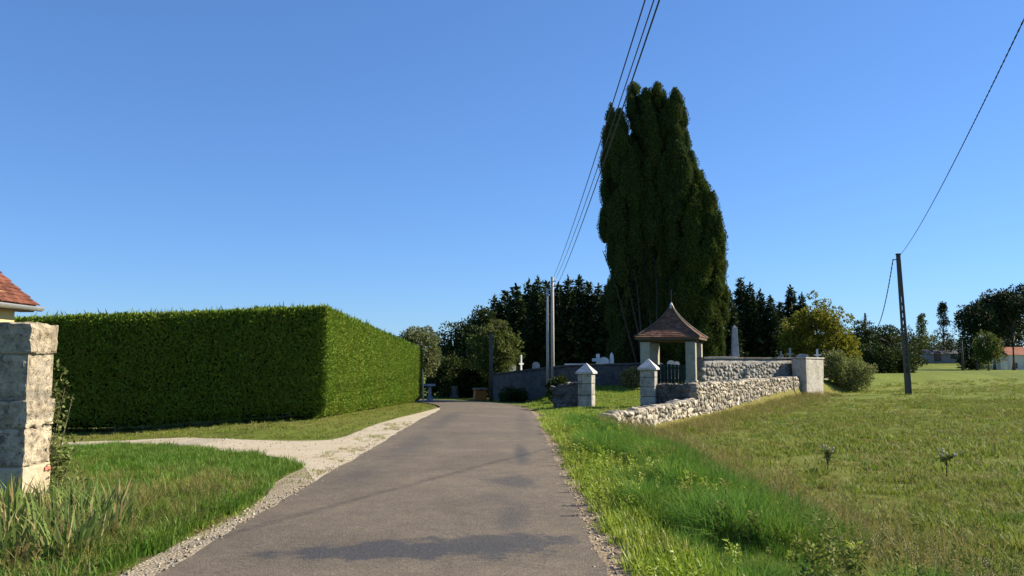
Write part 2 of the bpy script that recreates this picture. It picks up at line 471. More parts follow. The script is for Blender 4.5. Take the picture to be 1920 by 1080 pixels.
M['zinc'] = plain_mat('zinc', (.42, .43, .44), .45, .6, .2, 5)
M['plaster'] = plain_mat('cream_plaster', (.62, .49, .24), .9, 0, .12, 5, .1, .004)
M['concrete'] = plain_mat('pole_concrete', (.40, .375, .32), .9, 0, .25, 9, .2, .006)
M['concrete_dark'] = plain_mat('dark_pole_concrete', (.085, .078, .07), .9, 0, .35, 9, .2, .006)
M['wood_pole'] = plain_mat('wood_pole', (.09, .08, .065), .9, 0, .35, 9, .15, .006)
M['cable'] = plain_mat('cable', (.015, .015, .016), .6, 0, .2, 9)
M['iron'] = plain_mat('iron', (.03, .028, .026), .6, .4, .3, 12)
M['gate_green'] = plain_mat('green_gate_paint', (.009, .036, .03), .6, 0, .3, 9)
M['orange'] = plain_mat('orange_plastic', (.36, .12, .012), .6, 0, .15, 6)
M['lid'] = plain_mat('pale_lid', (.18, .125, .07), .7, 0, .15, 6)
M['porcelain'] = plain_mat('porcelain', (.5, .48, .44), .35, 0, .1, 6)
M['white_wall'] = plain_mat('white_wall', (.70, .66, .56), .9, 0, .1, 3)
M['grey_wall'] = plain_mat('grey_wall', (.23, .23, .23), .9, 0, .2, 3)
M['glass'] = plain_mat('window_glass', (.03, .04, .05), .15, 0, .1, 3, .5, .0)
M['shutter'] = plain_mat('dark_shutter', (.05, .055, .06), .7, 0, .2, 3)
M['slate'] = plain_mat('slate', (.06, .065, .075), .7, 0, .3, 6)
M['stake'] = plain_mat('pale_stake', (.50, .44, .32), .85, 0, .2, 9)
M['red_paint'] = plain_mat('red_paint', (.42, .16, .10), .8, 0, .3, 30)

def tiled_roof_material(name, a, b, c3, scale):
    m, N, L = new_mat(name); nt = m.node_tree; bs = N['Principled BSDF']
    p = pos_of(nt)
    r = N.new('ShaderNodeNewGeometry').outputs['Random Per Island']
    f = ramp(nt, [(0, a), (.5, b), (1, c3)]); L.new(r, f.inputs[0])
    n1 = noise(nt, scale, 6, .7, p)
    g = ramp(nt, [(.3, .65), (.7, 1.25)]); L.new(n1.outputs[0], g.inputs[0])
    c = mix(nt, f.outputs[0], g.outputs[0], 1.0, 'MULTIPLY')
    L.new(c, bs.inputs['Base Color']); bs.inputs['Roughness'].default_value = .9; bs.inputs['Specular IOR Level'].default_value = .2
    return m
M['tile_gate'] = tiled_roof_material('gate_roof_tile', (.13, .062, .038), (.19, .088, .054), (.23, .12, .078), 3)
M['tile_far'] = tiled_roof_material('far_roof_tile', (.26, .10, .07), (.30, .12, .08), (.33, .15, .10), 1)

# ------------------------------------------------------------------ road line
def catmull(pts, n=12):
    P = np.array(pts, float); P = np.vstack([2 * P[0] - P[1], P, 2 * P[-1] - P[-2]]); out = []
    for i in range(1, len(P) - 2):
        for k in range(n):
            t = k / n
            out.append(.5 * ((2 * P[i]) + (P[i + 1] - P[i - 1]) * t + (2 * P[i - 1] - 5 * P[i] + 4 * P[i + 1] - P[i + 2]) * t * t
                             + (3 * P[i] - P[i - 1] - 3 * P[i + 1] + P[i + 2]) * t ** 3))
    out.append(P[-2]); return np.array(out)
ROAD_C = catmull([(-1.05, -8), (-1.05, 0), (-1.05, 10), (-1.05, 20), (-1.05, 30), (-1.2, 36), (-1.65, 41), (-2.6, 46), (-4.6, 51), (-8.2, 55.5), (-15, 59.5), (-32, 63)], 22)
ROAD_HW = 1.83
def road_dist(x, y):
    """signed: negative inside the road"""
    x = np.asarray(x, float).ravel(); y = np.asarray(y, float).ravel()
    d = np.full(len(x), 1e9)
    for i in range(0, len(ROAD_C), 2):
        d = np.minimum(d, np.hypot(x - ROAD_C[i, 0], y - ROAD_C[i, 1]))
    # close to the straight part use the exact offset
    st = y < 30
    d = np.where(st, np.abs(x + 1.05), d)
    return d - ROAD_HW

# gravel drive: strip from the road to the left, narrowing along the road towards the hedge's far end
DRIVE_UP = np.array([on_ground(*q) for q in ((60, 833), (150, 829), (300, 823), (450, 825), (580, 827), (640, 821), (700, 798), (760, 781), (800, 771), (834, 762))])
DRIVE_LO = np.array([on_ground(*q) for q in ((60, 839), (150, 837), (270, 836), (390, 843), (490, 854), (562, 872), (606, 905), (700, 862), (760, 822), (860, 766))])
def poly_inside(poly, x, y):
    x = np.asarray(x, float); y = np.asarray(y, float); ins = np.zeros(x.shape, bool)
    for (ax, ay), (bx, by) in zip(poly, np.roll(poly, -1, 0)):
        c = ((ay > y) != (by > y)) & (x < (bx - ax) * (y - ay) / (by - ay + 1e-12) + ax)
        ins ^= c
    return ins
DRIVE_POLY = np.vstack([DRIVE_UP, DRIVE_LO[::-1]])
SHOULDER_L = 0.42
def left_shoulder_w(y):
    return .24 + .24 * (fbm(y * .5, 1.7, 3) - .3) + 0.32 * sm(10.5, 13.5, y)
def right_shoulder_w(y):
    return .21 + .20 * (fbm(y * .7, 4.7, 4) - .3) - .12 * sm(20, 30, y)

# ------------------------------------------------------------------ ground sheet
def axis(lo, a, b, hi, step, grow=1.22):
    c = list(np.arange(a, b + 1e-6, step)); s = step; v = c[-1]
    while v < hi: s *= grow; v += s; c.append(v)
    s = step; v = c[0]
    while v > lo: s *= grow; v -= s; c.insert(0, v)
    return np.array(c)
gx = axis(-2600, -16, 28, 2600, .28); gy = axis(-400, 2, 62, 3500, .28)
GX, GY = np.meshgrid(gx, gy)
GZ = zt(GX, GY)
rd = road_dist(GX, GY).reshape(GX.shape)
dr = poly_inside(DRIVE_POLY, GX, GY)
GZ = GZ - .05 * sm(.5, -.1, rd) * (GY < 62) - .035 * dr
nx, ny = len(gx), len(gy)
idx = np.arange(nx * ny).reshape(ny, nx)
F = np.stack([idx[:-1, :-1].ravel(), idx[:-1, 1:].ravel(), idx[1:, 1:].ravel(), idx[1:, :-1].ravel()], 1)
gme = np_mesh('ground', np.stack([GX.ravel(), GY.ravel(), GZ.ravel()], 1), F, True)
edge_d = side_of_edge(GX, GY)
dry = np.clip(sm(3.2, .2, edge_d) * (edge_d > -.3) * sm(24, 28, GY) * sm(60, 50, GY) * .95, 0, 1)
dry += .55 * sm(22, 25, GY) * sm(-2.5, -6, GX) * sm(-20, -14, GX) * (GY < 52) * sm(50, 48, GY) * .9
dry += .35 * sm(.45, .62, fbm(GX * .16, GY * .16, 21)) * (edge_d > 1)
soil = sm(.55, .2, rd) * (GY < 60) * .9
for nm, arr in (('dry', dry), ('soil', soil)):
    at_ = gme.attributes.new(nm, 'FLOAT', 'POINT'); at_.data.foreach_set('value', np.clip(arr, 0, 1).ravel().astype(np.float32))
tag(obj('ground', gme, M['ground']), 'grassy ground of verge, churchyard and open field', 'ground', kind='structure')

def ribbon(name, A, B, lift, mat, m=6, label=None, crown=0.0):
    """sheet between two polylines A and B with the same count"""
    n = len(A); V = []
    for i in range(n):
        for k in range(m + 1):
            t = k / m; q = A[i] * (1 - t) + B[i] * t
            V.append((q[0], q[1], float(zt(q[0], q[1])) + lift + crown * (1 - (2 * t - 1) ** 2)))
    ii = np.arange(n * (m + 1)).reshape(n, m + 1)
    Fq = np.stack([ii[:-1, :-1].ravel(), ii[:-1, 1:].ravel(), ii[1:, 1:].ravel(), ii[1:, :-1].ravel()], 1)
    o = obj(name, np_mesh(name, np.array(V), Fq, True), mat)
    return tag(o, label, name.replace('_', ' ').split()[-1], kind='structure')

def resample(P, n):
    s = np.concatenate([[0], np.cumsum(np.hypot(*np.diff(P, axis=0).T))]); t = np.linspace(0, s[-1], n)
    return np.stack([np.interp(t, s, P[:, 0]), np.interp(t, s, P[:, 1])], 1)

C = resample(ROAD_C, 420)
T = np.gradient(C, axis=0); T /= np.linalg.norm(T, axis=1)[:, None]; Nn = np.stack([T[:, 1], -T[:, 0]], 1)
wl_ = ROAD_HW + .07 * (fbm(C[:, 1] * 1.6, C[:, 0] + 3, 31) - .45) * 2
wr_ = ROAD_HW + .06 * (fbm(C[:, 1] * 1.9, C[:, 0] + 9, 37) - .45) * 2
ribbon('road', C - Nn * wl_[:, None], C + Nn * wr_[:, None], .012, M['road'], 10, 'narrow patched asphalt lane running past the hedge', .03)
ys = np.linspace(2, 34, 150)
L0 = np.stack([np.full_like(ys, -2.75), ys], 1); L1 = np.stack([-2.88 - left_shoulder_w(ys), ys], 1)
sel = ys < 14.6
ribbon('gravel_shoulder', L0[sel], L1[sel], .004, M['shoulder'], 4, 'pale gravel strip along the left edge of the lane')
ys = np.linspace(2, 34, 220)
R0 = np.stack([np.full_like(ys, .70), ys], 1); R1 = np.stack([.78 + right_shoulder_w(ys) + .06, ys], 1)
ribbon('dirt_shoulder', R0, R1, .004, M['dirt'], 4, 'bare dirt strip along the right edge of the lane')
def paired(P, m=12):
    return catmull(P, m)
ribbon('gravel_driveway', paired(DRIVE_UP), paired(DRIVE_LO), .008, M['gravel'], 14, 'pale gravel driveway opening off the lane beside the hedge')

# ------------------------------------------------------------------ leaf geometry
def leaves(P, D, length, width, bend=.15, N=None, nj=.55):
    """diamond leaves at P along D; returns V, F (quads folded a little)"""
    n = len(P); D = D / (np.linalg.norm(D, axis=1)[:, None] + 1e-9)
    r = rng.normal(size=(n, 3)) if N is None else N / (np.linalg.norm(N, axis=1)[:, None] + 1e-9) + rng.normal(size=(n, 3)) * nj
    S = np.cross(D, r); S /= (np.linalg.norm(S, axis=1)[:, None] + 1e-9)
    U = np.cross(S, D)
    L = (length * rng.uniform(.65, 1.35, n))[:, None]; W = (width * rng.uniform(.7, 1.3, n))[:, None]
    a = P; b = P + D * L * .45 + S * W * .5 + U * L * bend; c = P + D * L; d = P + D * L * .45 - S * W * .5 + U * L * bend
    V = np.stack([a, b, c, d], 1).reshape(-1, 3)
    return V, np.arange(4 * n).reshape(n, 4)

def unit(n):
    v = rng.normal(size=(n, 3)); return v / np.linalg.norm(v, axis=1)[:, None]

def clump_points(centers, radii, per, squash=.8, shell=.5):
    """points round clump centres, more near each clump's skin; returns P, outward"""
    n = len(centers); C_ = np.repeat(centers, per, 0); r_ = np.repeat(radii, per)
    u = unit(n * per); t = rng.uniform(shell ** 3, 1, n * per) ** (1 / 3)
    off = u * (r_ * t)[:, None]; off[:, 2] *= squash
    return C_ + off, u

def crown_mesh(name, centers, radii, per, leaf, width, up=.35, squash=.8, shell=.45, jit=.6):
    P, u = clump_points(np.asarray(centers), np.asarray(radii), per, squash, shell)
    D = u + unit(len(P)) * jit; D[:, 2] += up
    V, F_ = leaves(P, D, leaf, width, .15, u, .7)
    return np_mesh(name, V, F_)

def ellipsoid_clumps(n, rx, ry, rz, cz, jitter=.25, low=-1.0):
    out = []
    while len(out) < n:
        u = unit(1)[0]; t = rng.uniform(.35, 1) ** .5
        q = u * t * (1 + rng.normal() * jitter * .5)
        if q[2] < low: continue
        out.append((q[0] * rx, q[1] * ry, cz + q[2] * rz))
    return np.array(out)

def limb_tree(height, r0, n_limbs, spread, fork=.45, lean=0):
    mb = MB()
    top = Vector((lean, 0, height * .8))
    pts = [Vector((0, 0, -.3)), Vector((lean * .2, 0, height * .25)), Vector((lean * .6, .05, height * .5)), top]
    mb.tube(pts, [r0 * 1.25, r0 * .9, r0 * .6, r0 * .2], 8)
    for k in range(n_limbs):
        t = random.uniform(fork, .95); a = random.uniform(0, 6.283)
        b = Vector((lean * t * .8, 0, height * .8 * t)); e = b + Vector((math.cos(a) * spread * random.uniform(.5, .9), math.sin(a) * spread * random.uniform(.5, .9), height * random.uniform(.08, .25)))
        mid = (b + e) / 2 + Vector((0, 0, -.08 * height * random.random()))
        mb.tube([b, mid, e], [r0 * .45, r0 * .28, r0 * .08], 6)
    return mb

def broadleaf(name, loc, label, cat, top, rx, rz, mat, clumps=110, per=60, leaf=.16, group=None, trunk=.16, low=-1.0, ry=None, cz=None, clump_r=.5, mat_bark='bark_grey', shell=.45):
    """top = height of the crown's top above its base"""
    t = thing(name, loc, label, cat, group)
    cz = top - rz if cz is None else cz
    cs = ellipsoid_clumps(clumps, rx - clump_r * .6, (ry or rx) - clump_r * .6, rz - clump_r * .6, cz, .25, low)
    rad = rng.uniform(.55, 1.2, clumps) * clump_r
    obj('crown', crown_mesh('crown', cs, rad, per, leaf, leaf * .62, .2, .8, shell), M[mat], t)
    limb_tree(top, trunk, 9, rx * .7).build('trunk', M[mat_bark], t, True)
    return t

def shrub(name, loc, label, rx, ry, h, mat, clumps=60, per=60, leaf=.12, group=None, cat='shrub', clump_r=.35, stem=.03):
    t = thing(name, loc, label, cat, group)
    cs = ellipsoid_clumps(clumps, rx - clump_r * .5, ry - clump_r * .5, h * .62, h * .38, .2, -.45)
    cs[:, 2] = np.maximum(cs[:, 2], .12)
    obj('foliage', crown_mesh('foliage', cs, rng.uniform(.6, 1.2, clumps) * clump_r, per, leaf, leaf * .6, .35, .85, .3), M[mat], t)
    mb = MB()
    for k in range(7):
        a = random.uniform(0, 6.28); e = (math.cos(a) * rx * .6, math.sin(a) * ry * .6, h * .7)
        mb.tube([(e[0] * .12, e[1] * .12, -.1), (e[0] * .4, e[1] * .4, h * .4), e], [stem, stem * .7, stem * .25], 5)
    mb.build('stem', M['bark'], t, True)
    return t

# ------------------------------------------------------------------ clipped hedge
HK = at(608, 785, 27.2); HK[2] = zt(HK[0], HK[1])
HL = np.array([-17.0, 25.45, 0]); HF = at(791, 752, 48.8)
H_TOP = {'L': 2.98, 'K': float(at(608, 578, 27.2)[2]), 'F': float(at(791, 656, 48.8)[2])}
def build_hedge():
    t = thing('clipped_hedge', (HK[0], HK[1], float(zt(HK[0], HK[1]))), 'tall box-clipped conifer hedge at the corner of lane and driveway', 'hedge')
    o = np.array([HK[0], HK[1], float(zt(HK[0], HK[1]))])
    thick = 2.3
    K2, L2, F2 = HK[:2], HL[:2], HF[:2]
    dF = (L2 - K2); lenF = np.hypot(*dF); dF = dF / lenF; nF = np.array([-dF[1], dF[0]]); nF = nF if nF[1] < 0 else -nF
    dS = (F2 - K2); lenS = np.hypot(*dS); dS = dS / lenS; nS = np.array([dS[1], -dS[0]]); nS = nS if nS[0] > 0 else -nS
    VV = []; FF = []; cnt = 0
    def put(P, D, l, w, N=None):
        nonlocal cnt
        V, F_ = leaves(P, D, l, w, .12, N); VV.append(V); FF.append(F_ + cnt); cnt += len(V)
    def face(base, d, ln, n2, h0, h1, dens, leaf, wid, droop, amp=.10, gap=.28):
        n = int(ln * 3.4 * dens); u = rng.uniform(-.1, ln + .02, n); v = rng.uniform(0, 1, n)
        ramp_ = u / ln; top = h0 * (1 - ramp_) + h1 * ramp_
        x = base[0] + d[0] * u; y = base[1] + d[1] * u; zb = zt(x, y)
        lowedge = gap * (.35 + 1.3 * fbm(u * .8, 2.2, 51)); zlo = zb + lowedge
        z = zlo + (top - zlo) * v
        bump_ = amp * (fbm(u * .9, z * .9, 41) - .45) * 2 + .05 * (vnoise(u * 6, z * 6, 43) - .5) + .07 * (vnoise(u * 3.2, z * .5, 44) - .5) + .10 * (vnoise(u * .35, z * .3, 45) - .5)
        # the foot tucks in a little, the top edge rounds over
        tuck = -.22 * sm(.12, 0, v) - .10 * sm(.97, 1, v)
        dep = bump_ + tuck + rng.uniform(-.18, .06, n)
        P = np.stack([x + n2[0] * dep, y + n2[1] * dep, z], 1)
        D = np.tile(np.array([n2[0] * .45, n2[1] * .45, droop]), (n, 1)) + unit(n) * .7
        put(P - o, D, leaf, wid, np.tile(np.array([n2[0], n2[1], .2]), (n, 1)))
    face(K2, dF, lenF, nF, H_TOP['K'], H_TOP['L'], 1500, .115, .040, .45, .10, .13)
    face(K2, dS, lenS, nS, H_TOP['K'], H_TOP['F'], 1600, .085, .034, .6, .05, .06)
    # far end and top
    n = 5000; u = rng.uniform(0, thick, n); z = rng.uniform(.1, 1, n) * (H_TOP['F'] + .4) - .4
    P = np.stack([F2[0] - nS[0] * u, F2[1] - nS[1] * u, z], 1) + rng.normal(size=(n, 3)) * .05
    put(P - o, np.tile(np.array([dS[0], dS[1], .5]), (n, 1)) + unit(n) * .7, .14, .05)
    for base, d, ln, n2, h0, h1 in ((K2, dF, lenF, nF, H_TOP['K'], H_TOP['L']), (K2, dS, lenS, nS, H_TOP['K'], H_TOP['F'])):
        n = int(ln * thick * 420); u = rng.uniform(-.05, ln, n); w = rng.uniform(0, thick, n) ** 1.25 / thick ** .25
        top = h0 + (h1 - h0) * u / ln
        P = np.stack([base[0] + d[0] * u - n2[0] * w, base[1] + d[1] * u - n2[1] * w, top + .05 * (fbm(u * 1.2, w, 61) - .5) * 2 + rng.uniform(-.10, .03, n)], 1)
        put(P - o, np.tile(np.array([0, 0, 1.]), (n, 1)) + unit(n) * .7, .13, .05)
        n = int(ln * 14); u = rng.uniform(0, ln, n); w = rng.uniform(0, .5, n)   # stray shoots along the top edge
        top = h0 + (h1 - h0) * u / ln
        P = np.stack([base[0] + d[0] * u - n2[0] * w, base[1] + d[1] * u - n2[1] * w, top], 1)
        put(P - o, np.tile(np.array([0, 0, 1.]), (n, 1)) + unit(n) * .45, .24, .03)
    obj('foliage', np_mesh('foliage', np.vstack(VV), np.vstack(FF)), M['hedge'], t)
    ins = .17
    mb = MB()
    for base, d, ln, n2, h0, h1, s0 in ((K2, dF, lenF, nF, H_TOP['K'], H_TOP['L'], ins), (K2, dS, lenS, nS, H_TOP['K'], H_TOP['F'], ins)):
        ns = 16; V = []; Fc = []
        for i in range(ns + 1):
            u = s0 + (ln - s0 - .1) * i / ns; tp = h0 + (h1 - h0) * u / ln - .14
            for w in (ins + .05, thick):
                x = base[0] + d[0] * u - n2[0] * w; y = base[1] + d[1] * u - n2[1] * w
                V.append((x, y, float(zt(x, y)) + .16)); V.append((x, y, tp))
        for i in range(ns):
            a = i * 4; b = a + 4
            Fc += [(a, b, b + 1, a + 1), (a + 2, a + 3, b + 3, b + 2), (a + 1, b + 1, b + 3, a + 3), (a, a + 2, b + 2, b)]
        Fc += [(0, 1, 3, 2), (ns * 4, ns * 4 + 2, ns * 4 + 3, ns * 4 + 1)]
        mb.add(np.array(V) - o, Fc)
    mb.build('inner_branches', M['core'], t)  # added solid core that stops light passing through the hedge
    k = 0.5
    while k < lenF:
        x = K2[0] + dF[0] * k - nF[0] * .5; y = K2[1] + dF[1] * k - nF[1] * .5; z = float(zt(x, y))
        m2 = MB().tube([(x - o[0], y - o[1], z - .1 - o[2]), (x - o[0] + random.uniform(-.1, .1), y - o[1], z + .3 - o[2]), (x - o[0] + random.uniform(-.2, .2), y - o[1], z + 1.2 - o[2])], [.05, .04, .03], 6)
        m2.build('trunk', M['bark_grey'], t, True)
        k += random.uniform(.7, 1.1)
build_hedge()

# ------------------------------------------------------------------ stones
def cube_grid(seg):
    """surface grid of the unit cube with shared vertices"""
    idx = {}; V = []; F_ = []
    def vid(i, j, k):
        key = (i, j, k)
        if key not in idx: idx[key] = len(V); V.append((i / seg - .5, j / seg - .5, k / seg - .5))
        return idx[key]
    for a in range(seg):
        for b in range(seg):
            for s in (0, seg):
                q = [(s, a, b), (s, a + 1, b), (s, a + 1, b + 1), (s, a, b + 1)]
                F_.append([vid(*p) for p in (q if s else q[::-1])])
                q = [(a, s, b), (a, s, b + 1), (a + 1, s, b + 1), (a + 1, s, b)]
                F_.append([vid(*p) for p in (q if s else q[::-1])])
                q = [(a, b, s), (a + 1, b, s), (a + 1, b + 1, s), (a, b + 1, s)]
                F_.append([vid(*p) for p in (q if s else q[::-1])])
    return np.array(V), np.array(F_)
CG2 = cube_grid(2); CG9 = cube_grid(9); CG18 = cube_grid(18)

def rough_stone(name, rnd=.35, jit=.06):
    V, F_ = CG2; n = np.linalg.norm(V, axis=1)[:, None]
    W = V * (1 - rnd) + V / (n + 1e-9) * .55 * rnd + rng.normal(size=V.shape) * jit
    return np_mesh(name, W, F_, True)
STONES = [rough_stone('stone', rng.uniform(.15, .42), .075) for _ in range(18)]
for s in STONES: s.materials.append(M['rubble'])

def block_mesh(size, seed, amp=.02, rnd=.10, grid=None):
    V, F_ = grid or CG9; n = np.linalg.norm(V, axis=1)[:, None]
    W = V.copy(); e = np.sort(np.abs(V), axis=1)
    edge = np.clip((e[:, 1] - .42) / .08, 0, 1) * np.clip((e[:, 2] - .42) / .08, 0, 1)     # wear the edges
    W = W * (1 - rnd * edge[:, None] * (.6 + .8 * fbm(V[:, 0] * 4 + seed, V[:, 2] * 4 + V[:, 1] * 3, seed)[:, None]))
    W = W * np.array(size)
    q = W * 11 + seed * 3.1
    for ax, (a, b) in enumerate(((1, 2), (0, 2), (0, 1))):
        W[:, ax] += amp * 2 * (fbm(q[:, a] + q[:, ax] * .5, q[:, b], seed + ax * 5) - .45) * np.sign(V[:, ax]) * (np.abs(V[:, ax]) > .4)
    me = np_mesh('block', W, F_, True); me.set_sharp_from_angle(angle=R(38))
    return me

def stone_layout(L, zb, zt_, w=(.22, .46), h=(.15, .27), skip=.0):
    """irregular courses between zb(u) and zt_(u); returns [(u, z, w, h)]"""
    out = []; us = np.linspace(0, L, 60); z = min(zb(u) for u in us); zmax = max(zt_(u) for u in us)
    while z < zmax:
        hh = random.uniform(*h); u = -random.uniform(0, .2)
        while u < L:
            ww = random.uniform(*w) * random.choice((.6, 1, 1, 1.25)); uc = u + ww / 2; zc = z + hh / 2 + random.uniform(-.07, .07)
            ucl = min(max(uc, 0), L)
            if zc > zb(ucl) - .06 and zc < zt_(ucl) - .05 and .03 < uc < L - .03 and random.random() >= skip:
                out.append((uc, zc, ww, hh * random.uniform(.75, 1.45)))
            u += ww
        z += hh
    return out

def wall_body(A, B, zb, zt_, thick, n2, ns=24, inset=.025):
    """solid between A and B (front face on the n2 side)"""
    V = []; F_ = []
    for i in range(ns + 1):
        t = i / ns; q = A * (1 - t) + B * t; u = t * np.hypot(*(B - A))
        for w in (inset, thick):
            V.append((q[0] - n2[0] * w, q[1] - n2[1] * w, zb(u) - .35)); V.append((q[0] - n2[0] * w, q[1] - n2[1] * w, zt_(u) - .03))
    for i in range(ns):
        a = i * 4; b = a + 4
        F_ += [(a, b, b + 1, a + 1), (a + 2, a + 3, b + 3, b + 2), (a + 1, b + 1, b + 3, a + 3), (a, a + 2, b + 2, b)]
    F_ += [(0, 1, 3, 2), (ns * 4, ns * 4 + 2, ns * 4 + 3, ns * 4 + 1)]
    return V, F_

def rubble_wall(name, A, B, n2, zb, zt_, thick, label, mat='rubble', w=(.24, .5), h=(.16, .29), joined=False, limit=290, top_row=True, cat='stone wall', end_stones=False, wobble=.0):
    A = np.array(A, float); B = np.array(B, float); L = np.hypot(*(B - A)); d = (B - A) / L; n2 = np.array(n2, float)
    o = np.array([A[0], A[1], zb(0)])
    t = thing(name, o, label, cat)
    V, F_ = wall_body(A, B, zb, zt_, thick, n2)
    mb = MB(); mb.add(np.array(V) - o, F_); mb.build('wall_core', M['rubble_mortar'] if mat == 'rubble' else M['render_shaded'], t)
    rz = math.atan2(d[1], d[0])
    items = [(u, z, ww, hh, .0) for u, z, ww, hh in stone_layout(L, zb, zt_, w, h)]
    if top_row:
        u = 0.0
        while u < L - .1:
            ww = random.uniform(.15, .36); items.append((u + ww / 2, zt_(u) + random.uniform(-.05, .02), ww, random.uniform(.12, .22), 1.0)); u += ww * .95
    random.shuffle(items); items.sort(key=lambda q: -q[4])
    VV = []; FF = []; cnt = 0
    for k, (u, z, ww, hh, topf) in enumerate(items):
        dep = random.uniform(.16, .26) if not topf else thick * random.uniform(.9, 1.08)
        inn = dep / 2 - .004 - random.uniform(0, .035) if not topf else thick / 2
        q = A + d * u - n2 * inn
        loc = np.array([q[0], q[1], z]) - o
        sc = (ww * 1.0, dep, hh * 1.02)
        rot = (random.uniform(-.12, .12), random.uniform(-.38, .38), rz + random.uniform(-.08, .08))
        me = random.choice(STONES)
        if joined or k >= limit:
            Mx = Matrix.LocRotScale(Vector(loc), __import__('mathutils').Euler(rot), Vector(sc))
            Vm = np.array([tuple(Mx @ v.co) for v in me.vertices]); VV.append(Vm); FF.append(CG2[1] + cnt); cnt += len(Vm)
        else:
            so = bpy.data.objects.new('stone', me)
            if mat != 'rubble': so.material_slots[0].link = 'OBJECT'; so.material_slots[0].material = M[mat]
            so.location = loc; so.rotation_euler = rot; so.scale = sc
            link(so, t)
    if VV:
        tag(obj('small_stones', np_mesh('small_stones', np.vstack(VV), np.vstack(FF), True), M[mat], t), kind='stuff')
    return t

# gate and walls stand turned a little: front towards the lane
ROT = R(-20); CX = np.array([math.cos(ROT), math.sin(ROT)]); CY = np.array([-math.sin(ROT), math.cos(ROT)])
FRONT_N = -CY
CORNER = np.array([7.3, 33.9]); STUB = np.array([3.05, 25.6]); END = np.array([16.9, 50.0])
d_side = (END - CORNER) / np.hypot(*(END - CORNER)); n_side = np.array([d_side[1], -d_side[0]])
d_stub = (CORNER - STUB) / np.hypot(*(CORNER - STUB)); n_stub = np.array([d_stub[1], -d_stub[0]])

def gz(P): return float(zt(P[0], P[1]))
# side wall: from the corner back to the pale end block
Ls = np.hypot(*(END - CORNER))
side_zb = lambda u: gz(CORNER + d_side * u + n_side * .5) - .04
z0_, z1_ = float(at(1302, 722, 33.9)[2]), float(at(1490, 709, 50)[2])
side_zt = lambda u: z0_ + (z1_ - z0_) * u / Ls + .06 * (float(fbm(u * .8, 3.1, 71)) - .45)
rubble_wall('rubble_wall', CORNER, END, n_side, side_zb, side_zt, .5, 'long pale rubble wall running back along the field edge', limit=295, w=(.15, .36), h=(.10, .20))
Lb = np.hypot(*(CORNER - STUB))
stub_zb = lambda u: gz(STUB + d_stub * u + n_stub * .5) - .04
s0_, s1_ = float(at(1150, 781, 25.7)[2]), float(at(1300, 751, 33.9)[2])
stub_zt = lambda u: s0_ + (s1_ - s0_) * u / Lb + .08 * (float(fbm(u * 1.1, 7.1, 73)) - .45)
rubble_wall('rubble_wall', STUB, CORNER, n_stub, stub_zb, stub_zt, .5, 'low broken end of rubble wall sinking into the grass by the lane', w=(.16, .38), h=(.10, .19))

# the two gate pillars with pyramid caps
def pillar(px, depth, top_py, half, label, blocks, mat_front='pillar'):
    b = at(px, 763, depth); z = gz(b); top = float(at(px, top_py, depth)[2])
    t = thing('gate_pillar', (b[0], b[1], z), label, 'pillar', 'gate pillars of the churchyard', ROT)
    caph = .46; body = top - z - caph; zz = -.15; hs = [body * f for f in blocks]; hs[0] += .15
    for k, h in enumerate(hs):
        obj('block', block_mesh((half * 2 * random.uniform(.985, 1.01), half * 2 * random.uniform(.985, 1.01), h - .008), 3 + k + int(px), .008, .04), M[mat_front], t, (0, 0, zz + h / 2)); zz += h
    mb = MB(); c = half + .075
    mb.box((0, 0, body + .035), (2 * c, 2 * c, .07))
    mb.add([(-c, -c, body + .072), (c, -c, body + .072), (c, c, body + .072), (-c, c, body + .072), (0, 0, top - z)], [(3, 2, 1, 0), (0, 1, 4), (1, 2, 4), (2, 3, 4), (3, 0, 4)])
    mb.build('cap', M['cap'], t, bevel=.012)
    return b
PL = pillar(1100, 35.6, 680, .30, 'square stone gate pillar with pale pyramid cap nearest the lane', (.36, .34, .30))
PR = pillar(1217, 34.8, 672, .31, 'square stone gate pillar with shaded pyramid cap in front of the roofed gate', (.30, .25, .25, .20))

# short walls beside the pillars
A_ = np.array(PL[:2]) - CX * 1.45; B_ = np.array(PL[:2]) - CX * .30
zl = float(at(1065, 722, 35.9)[2])
rubble_wall('pillar_wall', A_, B_, FRONT_N, lambda u: gz(A_ + CX * u) - .03, lambda u: zl + .02 * u - .25 * max(0, .35 - u), .4, 'short ruined wall joined to the lane side of the left gate pillar', mat='rubble_shaded', w=(.28, .5), h=(.2, .34))
A2_ = np.array(PR[:2]) + CX * .31; dv = CORNER - A2_; Lw = np.hypot(*dv); dv /= Lw; nv = np.array([dv[1], -dv[0]]); nv = nv if nv[1] < 0 else -nv
zr = float(at(1270, 724, 34.2)[2])
rubble_wall('pillar_wall', A2_, CORNER - dv * .28, nv, lambda u: gz(A2_ + dv * u - nv * .4) - .05, lambda u: zr, .42, 'shaded rubble wall between right gate pillar and field wall corner', mat='rubble_shaded', w=(.28, .48), h=(.2, .3))

# pale rendered block at the far end of the walls
nc = at(1513, 735, 49.3)
ax = np.array([.71, .704]); ay = np.array([-.704, .71])
bc = nc[:2] + ax * 1.05 + ay * .42
t = thing('end_block', (bc[0], bc[1], gz(bc) - .2), 'pale rendered block ending the churchyard walls by the shrubs', 'wall end', rz=math.atan2(ax[1], ax[0]))
htop = float(at(1513, 672, 49.3)[2]) - (gz(bc) - .2)
me = block_mesh((2.1, .84, htop), 5, .03, .03)
co = np.array([v.co[:] for v in me.vertices]); co[:, 2] += htop / 2
f = 1 + .10 * (co[:, 2] / htop); co[:, 0] *= f; co[:, 1] *= f
me.vertices.foreach_set('co', co.astype(np.float32).ravel()); me.update()
obj('block', me, M['render_pale'], t)
MB().box((0, 0, htop + .03), (2.36, .98, .07), jitter=.01).build('coping', M['render_pale'], t, bevel=.01)

